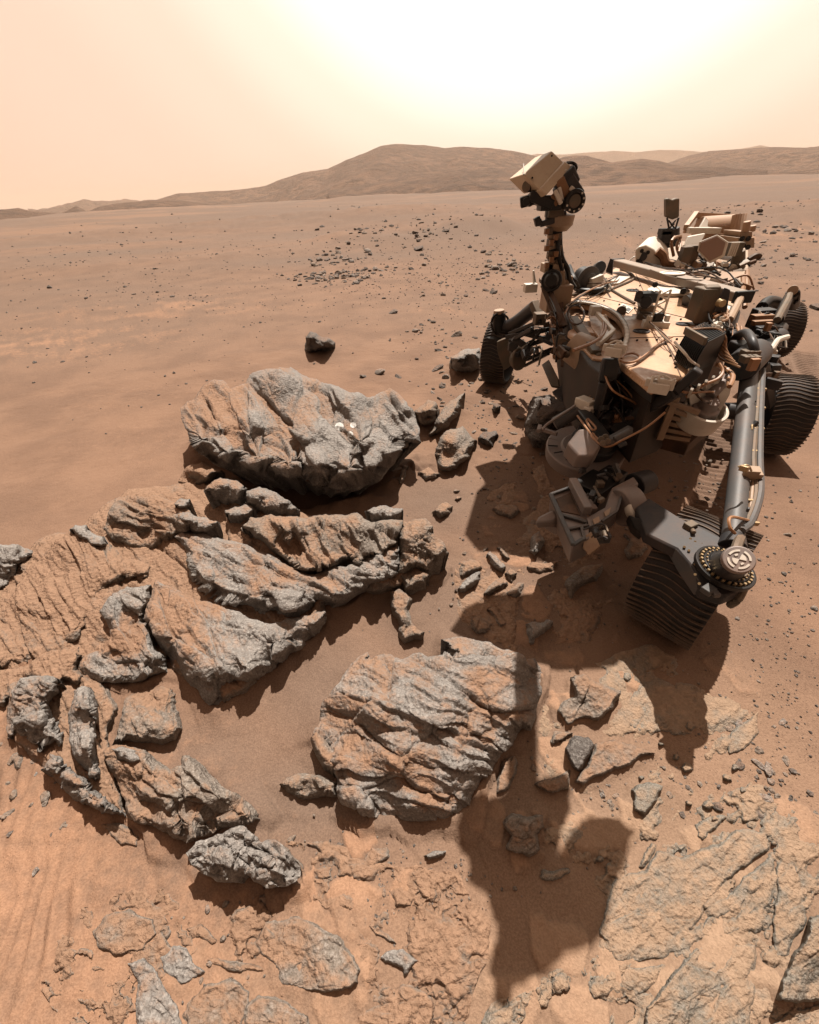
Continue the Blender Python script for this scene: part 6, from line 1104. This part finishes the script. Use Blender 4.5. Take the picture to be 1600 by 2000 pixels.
def scatter(n, ru, rv, w0, w1, keys, pw=1.6):
    k_ = 0
    while k_ < n:
        a_ = rng.gauss(sum(ru) / 2, (ru[1] - ru[0]) / 3.0); b_ = rng.gauss(sum(rv) / 2, (rv[1] - rv[0]) / 3.4)
        if b_ < 405: continue
        q_ = W(a_, b_)
        if float(fbm(np.array([q_.x * .9]), np.array([q_.y * .9]), o=3, seed=61)[0]) + rng.uniform(-.12, .12) < .10 and rng.random() < .9: continue
        k_ += 1; plains.append((a_, b_, w0 + (w1 - w0) * rng.random() ** pw, rng.choice(keys)))
scatter(90, (600, 760), (490, 560), 3, 13, ('dark', 'grey', 'grey'), 2.2)
scatter(90, (600, 720), (505, 555), 4, 14, ('dark', 'grey', 'tan'), 1.7)
scatter(120, (670, 900), (438, 515), 3, 12, ('dark', 'dark', 'tan'), 1.8)
scatter(50, (940, 1030), (500, 540), 4, 14, ('dark', 'grey', 'tan'), 1.8)
scatter(90, (660, 1040), (440, 560), 3, 11, ('dark', 'dark', 'grey', 'tan'), 2.6)
scatter(60, (780, 960), (560, 760), 3, 11, ('dark', 'grey', 'tan'), 2.2)
scatter(60, (850, 960), (680, 800), 4, 15, ('dark', 'grey', 'tan'), 2)
scatter(90, (0, 600), (470, 680), 2.2, 8, ('dark', 'dark', 'grey'), 2.6)
scatter(40, (0, 620), (620, 800), 2.5, 7, ('dark', 'grey'), 2.5)
scatter(90, (1440, 1600), (430, 600), 3, 11, ('dark', 'grey', 'grey'), 2.2)
scatter(70, (1130, 1600), (400, 470), 2, 7, ('dark', 'dark', 'grey'), 2.2)
scatter(45, (1450, 1600), (890, 1420), 3, 13, ('grey', 'grey', 'tan'), 2.4)
scatter(70, (1380, 1600), (1300, 1640), 4, 20, ('grey', 'tan', 'dark'), 2.4)
scatter(50, (1050, 1400), (1400, 1620), 4, 14, ('tan', 'tan', 'grey'), 2.2)
scatter(40, (560, 900), (1640, 1780), 4, 15, ('tan', 'grey'), 2.4)
scatter(40, (0, 130), (1400, 1680), 5, 20, ('tan', 'grey'), 2.0)
scatter(40, (60, 700), (1720, 2000), 4, 13, ('tan', 'grey'), 2.4)
scatter(50, (900, 1100), (720, 1000), 4, 18, ('tan', 'grey', 'dark'), 2.2)
scatter(60, (930, 1250), (880, 1280), 4, 20, ('tan', 'tan', 'dark'), 2.2)
scatter(40, (1180, 1420), (880, 1000), 4, 14, ('tan', 'dark'), 2.2)
plains.sort(key=lambda s: -s[2])
LBL = {'dark': 'dark angular stone', 'grey': 'grey angular stone', 'tan': 'dusty tan stone'}
def zone(a, b):
    if b < 700: return 'strewn on the open plain left of the mast' if a < 1100 else 'strewn on the plain behind and right of the rover'
    if a >= 1380: return 'loose on the soil at the right edge, below the wheels'
    if b >= 1560: return 'loose on the sand of the foreground' if a < 1000 else 'loose on the pale pavement of the lower right'
    return 'lying among the rocks between outcrop and rover'
for (a, b, c, k) in plains[:260]: stone(a, b, c, k, LBL[k] + ' ' + zone(a, b), k + ' stones ' + zone(a, b))
# the finest gravel, past counting
for key, m_ in (('dark', M_DARK), ('tan', M_TAN)):
    V_, F_, n0 = [], [], 0; bm = bmesh.new(); bmesh.ops.create_icosphere(bm, subdivisions=1, radius=1.0); ico = np.array([v.co[:] for v in bm.verts]); tri = np.array([[v.index for v in f.verts] for f in bm.faces]); bm.free()
    rn = np.random.RandomState(7 if key == 'dark' else 8)
    zones = [((0, 700), (440, 660), 450, 1.4, 3.5), ((600, 1050), (430, 620), 700, 1.6, 4), ((1120, 1600), (390, 600), 500, 1.4, 3.6), ((1440, 1600), (880, 1700), 220, 1.5, 5), ((1000, 1420), (1380, 1660), 120, 1.6, 5), ((540, 960), (1640, 1800), 200, 2, 5), ((840, 1100), (680, 1000), 250, 2, 6), ((920, 1420), (900, 1300), 250, 2, 6)]
    lst = [(rn.normal(sum(z[0]) / 2, (z[0][1] - z[0][0]) / 3.0), max(402, rn.normal(sum(z[1]) / 2, (z[1][1] - z[1][0]) / 3.4)), z[3] + (z[4] - z[3]) * rn.rand() ** 2) for z in zones for _ in range(z[2] if key == 'dark' else z[2] // 2)]
    lst += [(a, b, c) for (a, b, c, k) in plains[260:] if (k == 'tan') == (key == 'tan')]
    for (a, b, c) in lst:
        p = W(a, b, 0); s = c * .5 * (p - Vector(CP)).length / FPX; t = rn.uniform(0, 6.3); q = ico * (1 + rn.uniform(-.35, .35, ico.shape)) * np.array([s, s * rn.uniform(.6, 1), s * rn.uniform(.5, .9)])
        q = np.stack([q[:, 0] * np.cos(t) - q[:, 1] * np.sin(t), q[:, 0] * np.sin(t) + q[:, 1] * np.cos(t), q[:, 2]], 1); V_.append(q + np.array([p.x, p.y, 0.0])); F_.append(tri + n0); n0 += len(ico)
    V_ = np.concatenate(V_); k12 = len(ico); cen = V_.reshape(-1, k12, 3).mean(1); V_[:, 2] += np.repeat(ground_z(cen[:, 0], cen[:, 1]) + .002, k12)
    me = mesh_np('gravel', V_, np.concatenate(F_), False); set_attr(me, 'dust', np.full(len(V_), .25)); me.materials.append(m_)
    tag(link('gravel', me), ('fine dark gravel' if key == 'dark' else 'fine tan gravel') + ' scattered over the red soil', 'gravel', kind='stuff')
# ------------------------------------------------------------------ dusty air
def haze():
    x0, x1, y0, y1, z0, z1 = -4900, 4900, -1500, 4900, -60, max(o.location.z + max(v.co.z for v in o.data.vertices) for o in bpy.data.objects if o.name.startswith('hill')) + 3
    v = [(x, y, z) for x in (x0, x1) for y in (y0, y1) for z in (z0, z1)]
    me = bpy.data.meshes.new('haze'); me.from_pydata(v, [], [(0, 1, 3, 2), (4, 6, 7, 5), (0, 4, 5, 1), (2, 3, 7, 6), (0, 2, 6, 4), (1, 5, 7, 3)]); me.update()
    m = bpy.data.materials.new('dusty_air'); m.use_nodes = True; t = m.node_tree; t.nodes.clear(); o = t.nodes.new('ShaderNodeOutputMaterial'); p = t.nodes.new('ShaderNodeVolumePrincipled')
    p.inputs['Color'].default_value = (0.86, 0.66, 0.52, 1); p.inputs['Density'].default_value = 0.00028; t.links.new(p.outputs[0], o.inputs['Volume'])
    me.materials.append(m); tag(link('haze', me), kind='stuff')
haze()
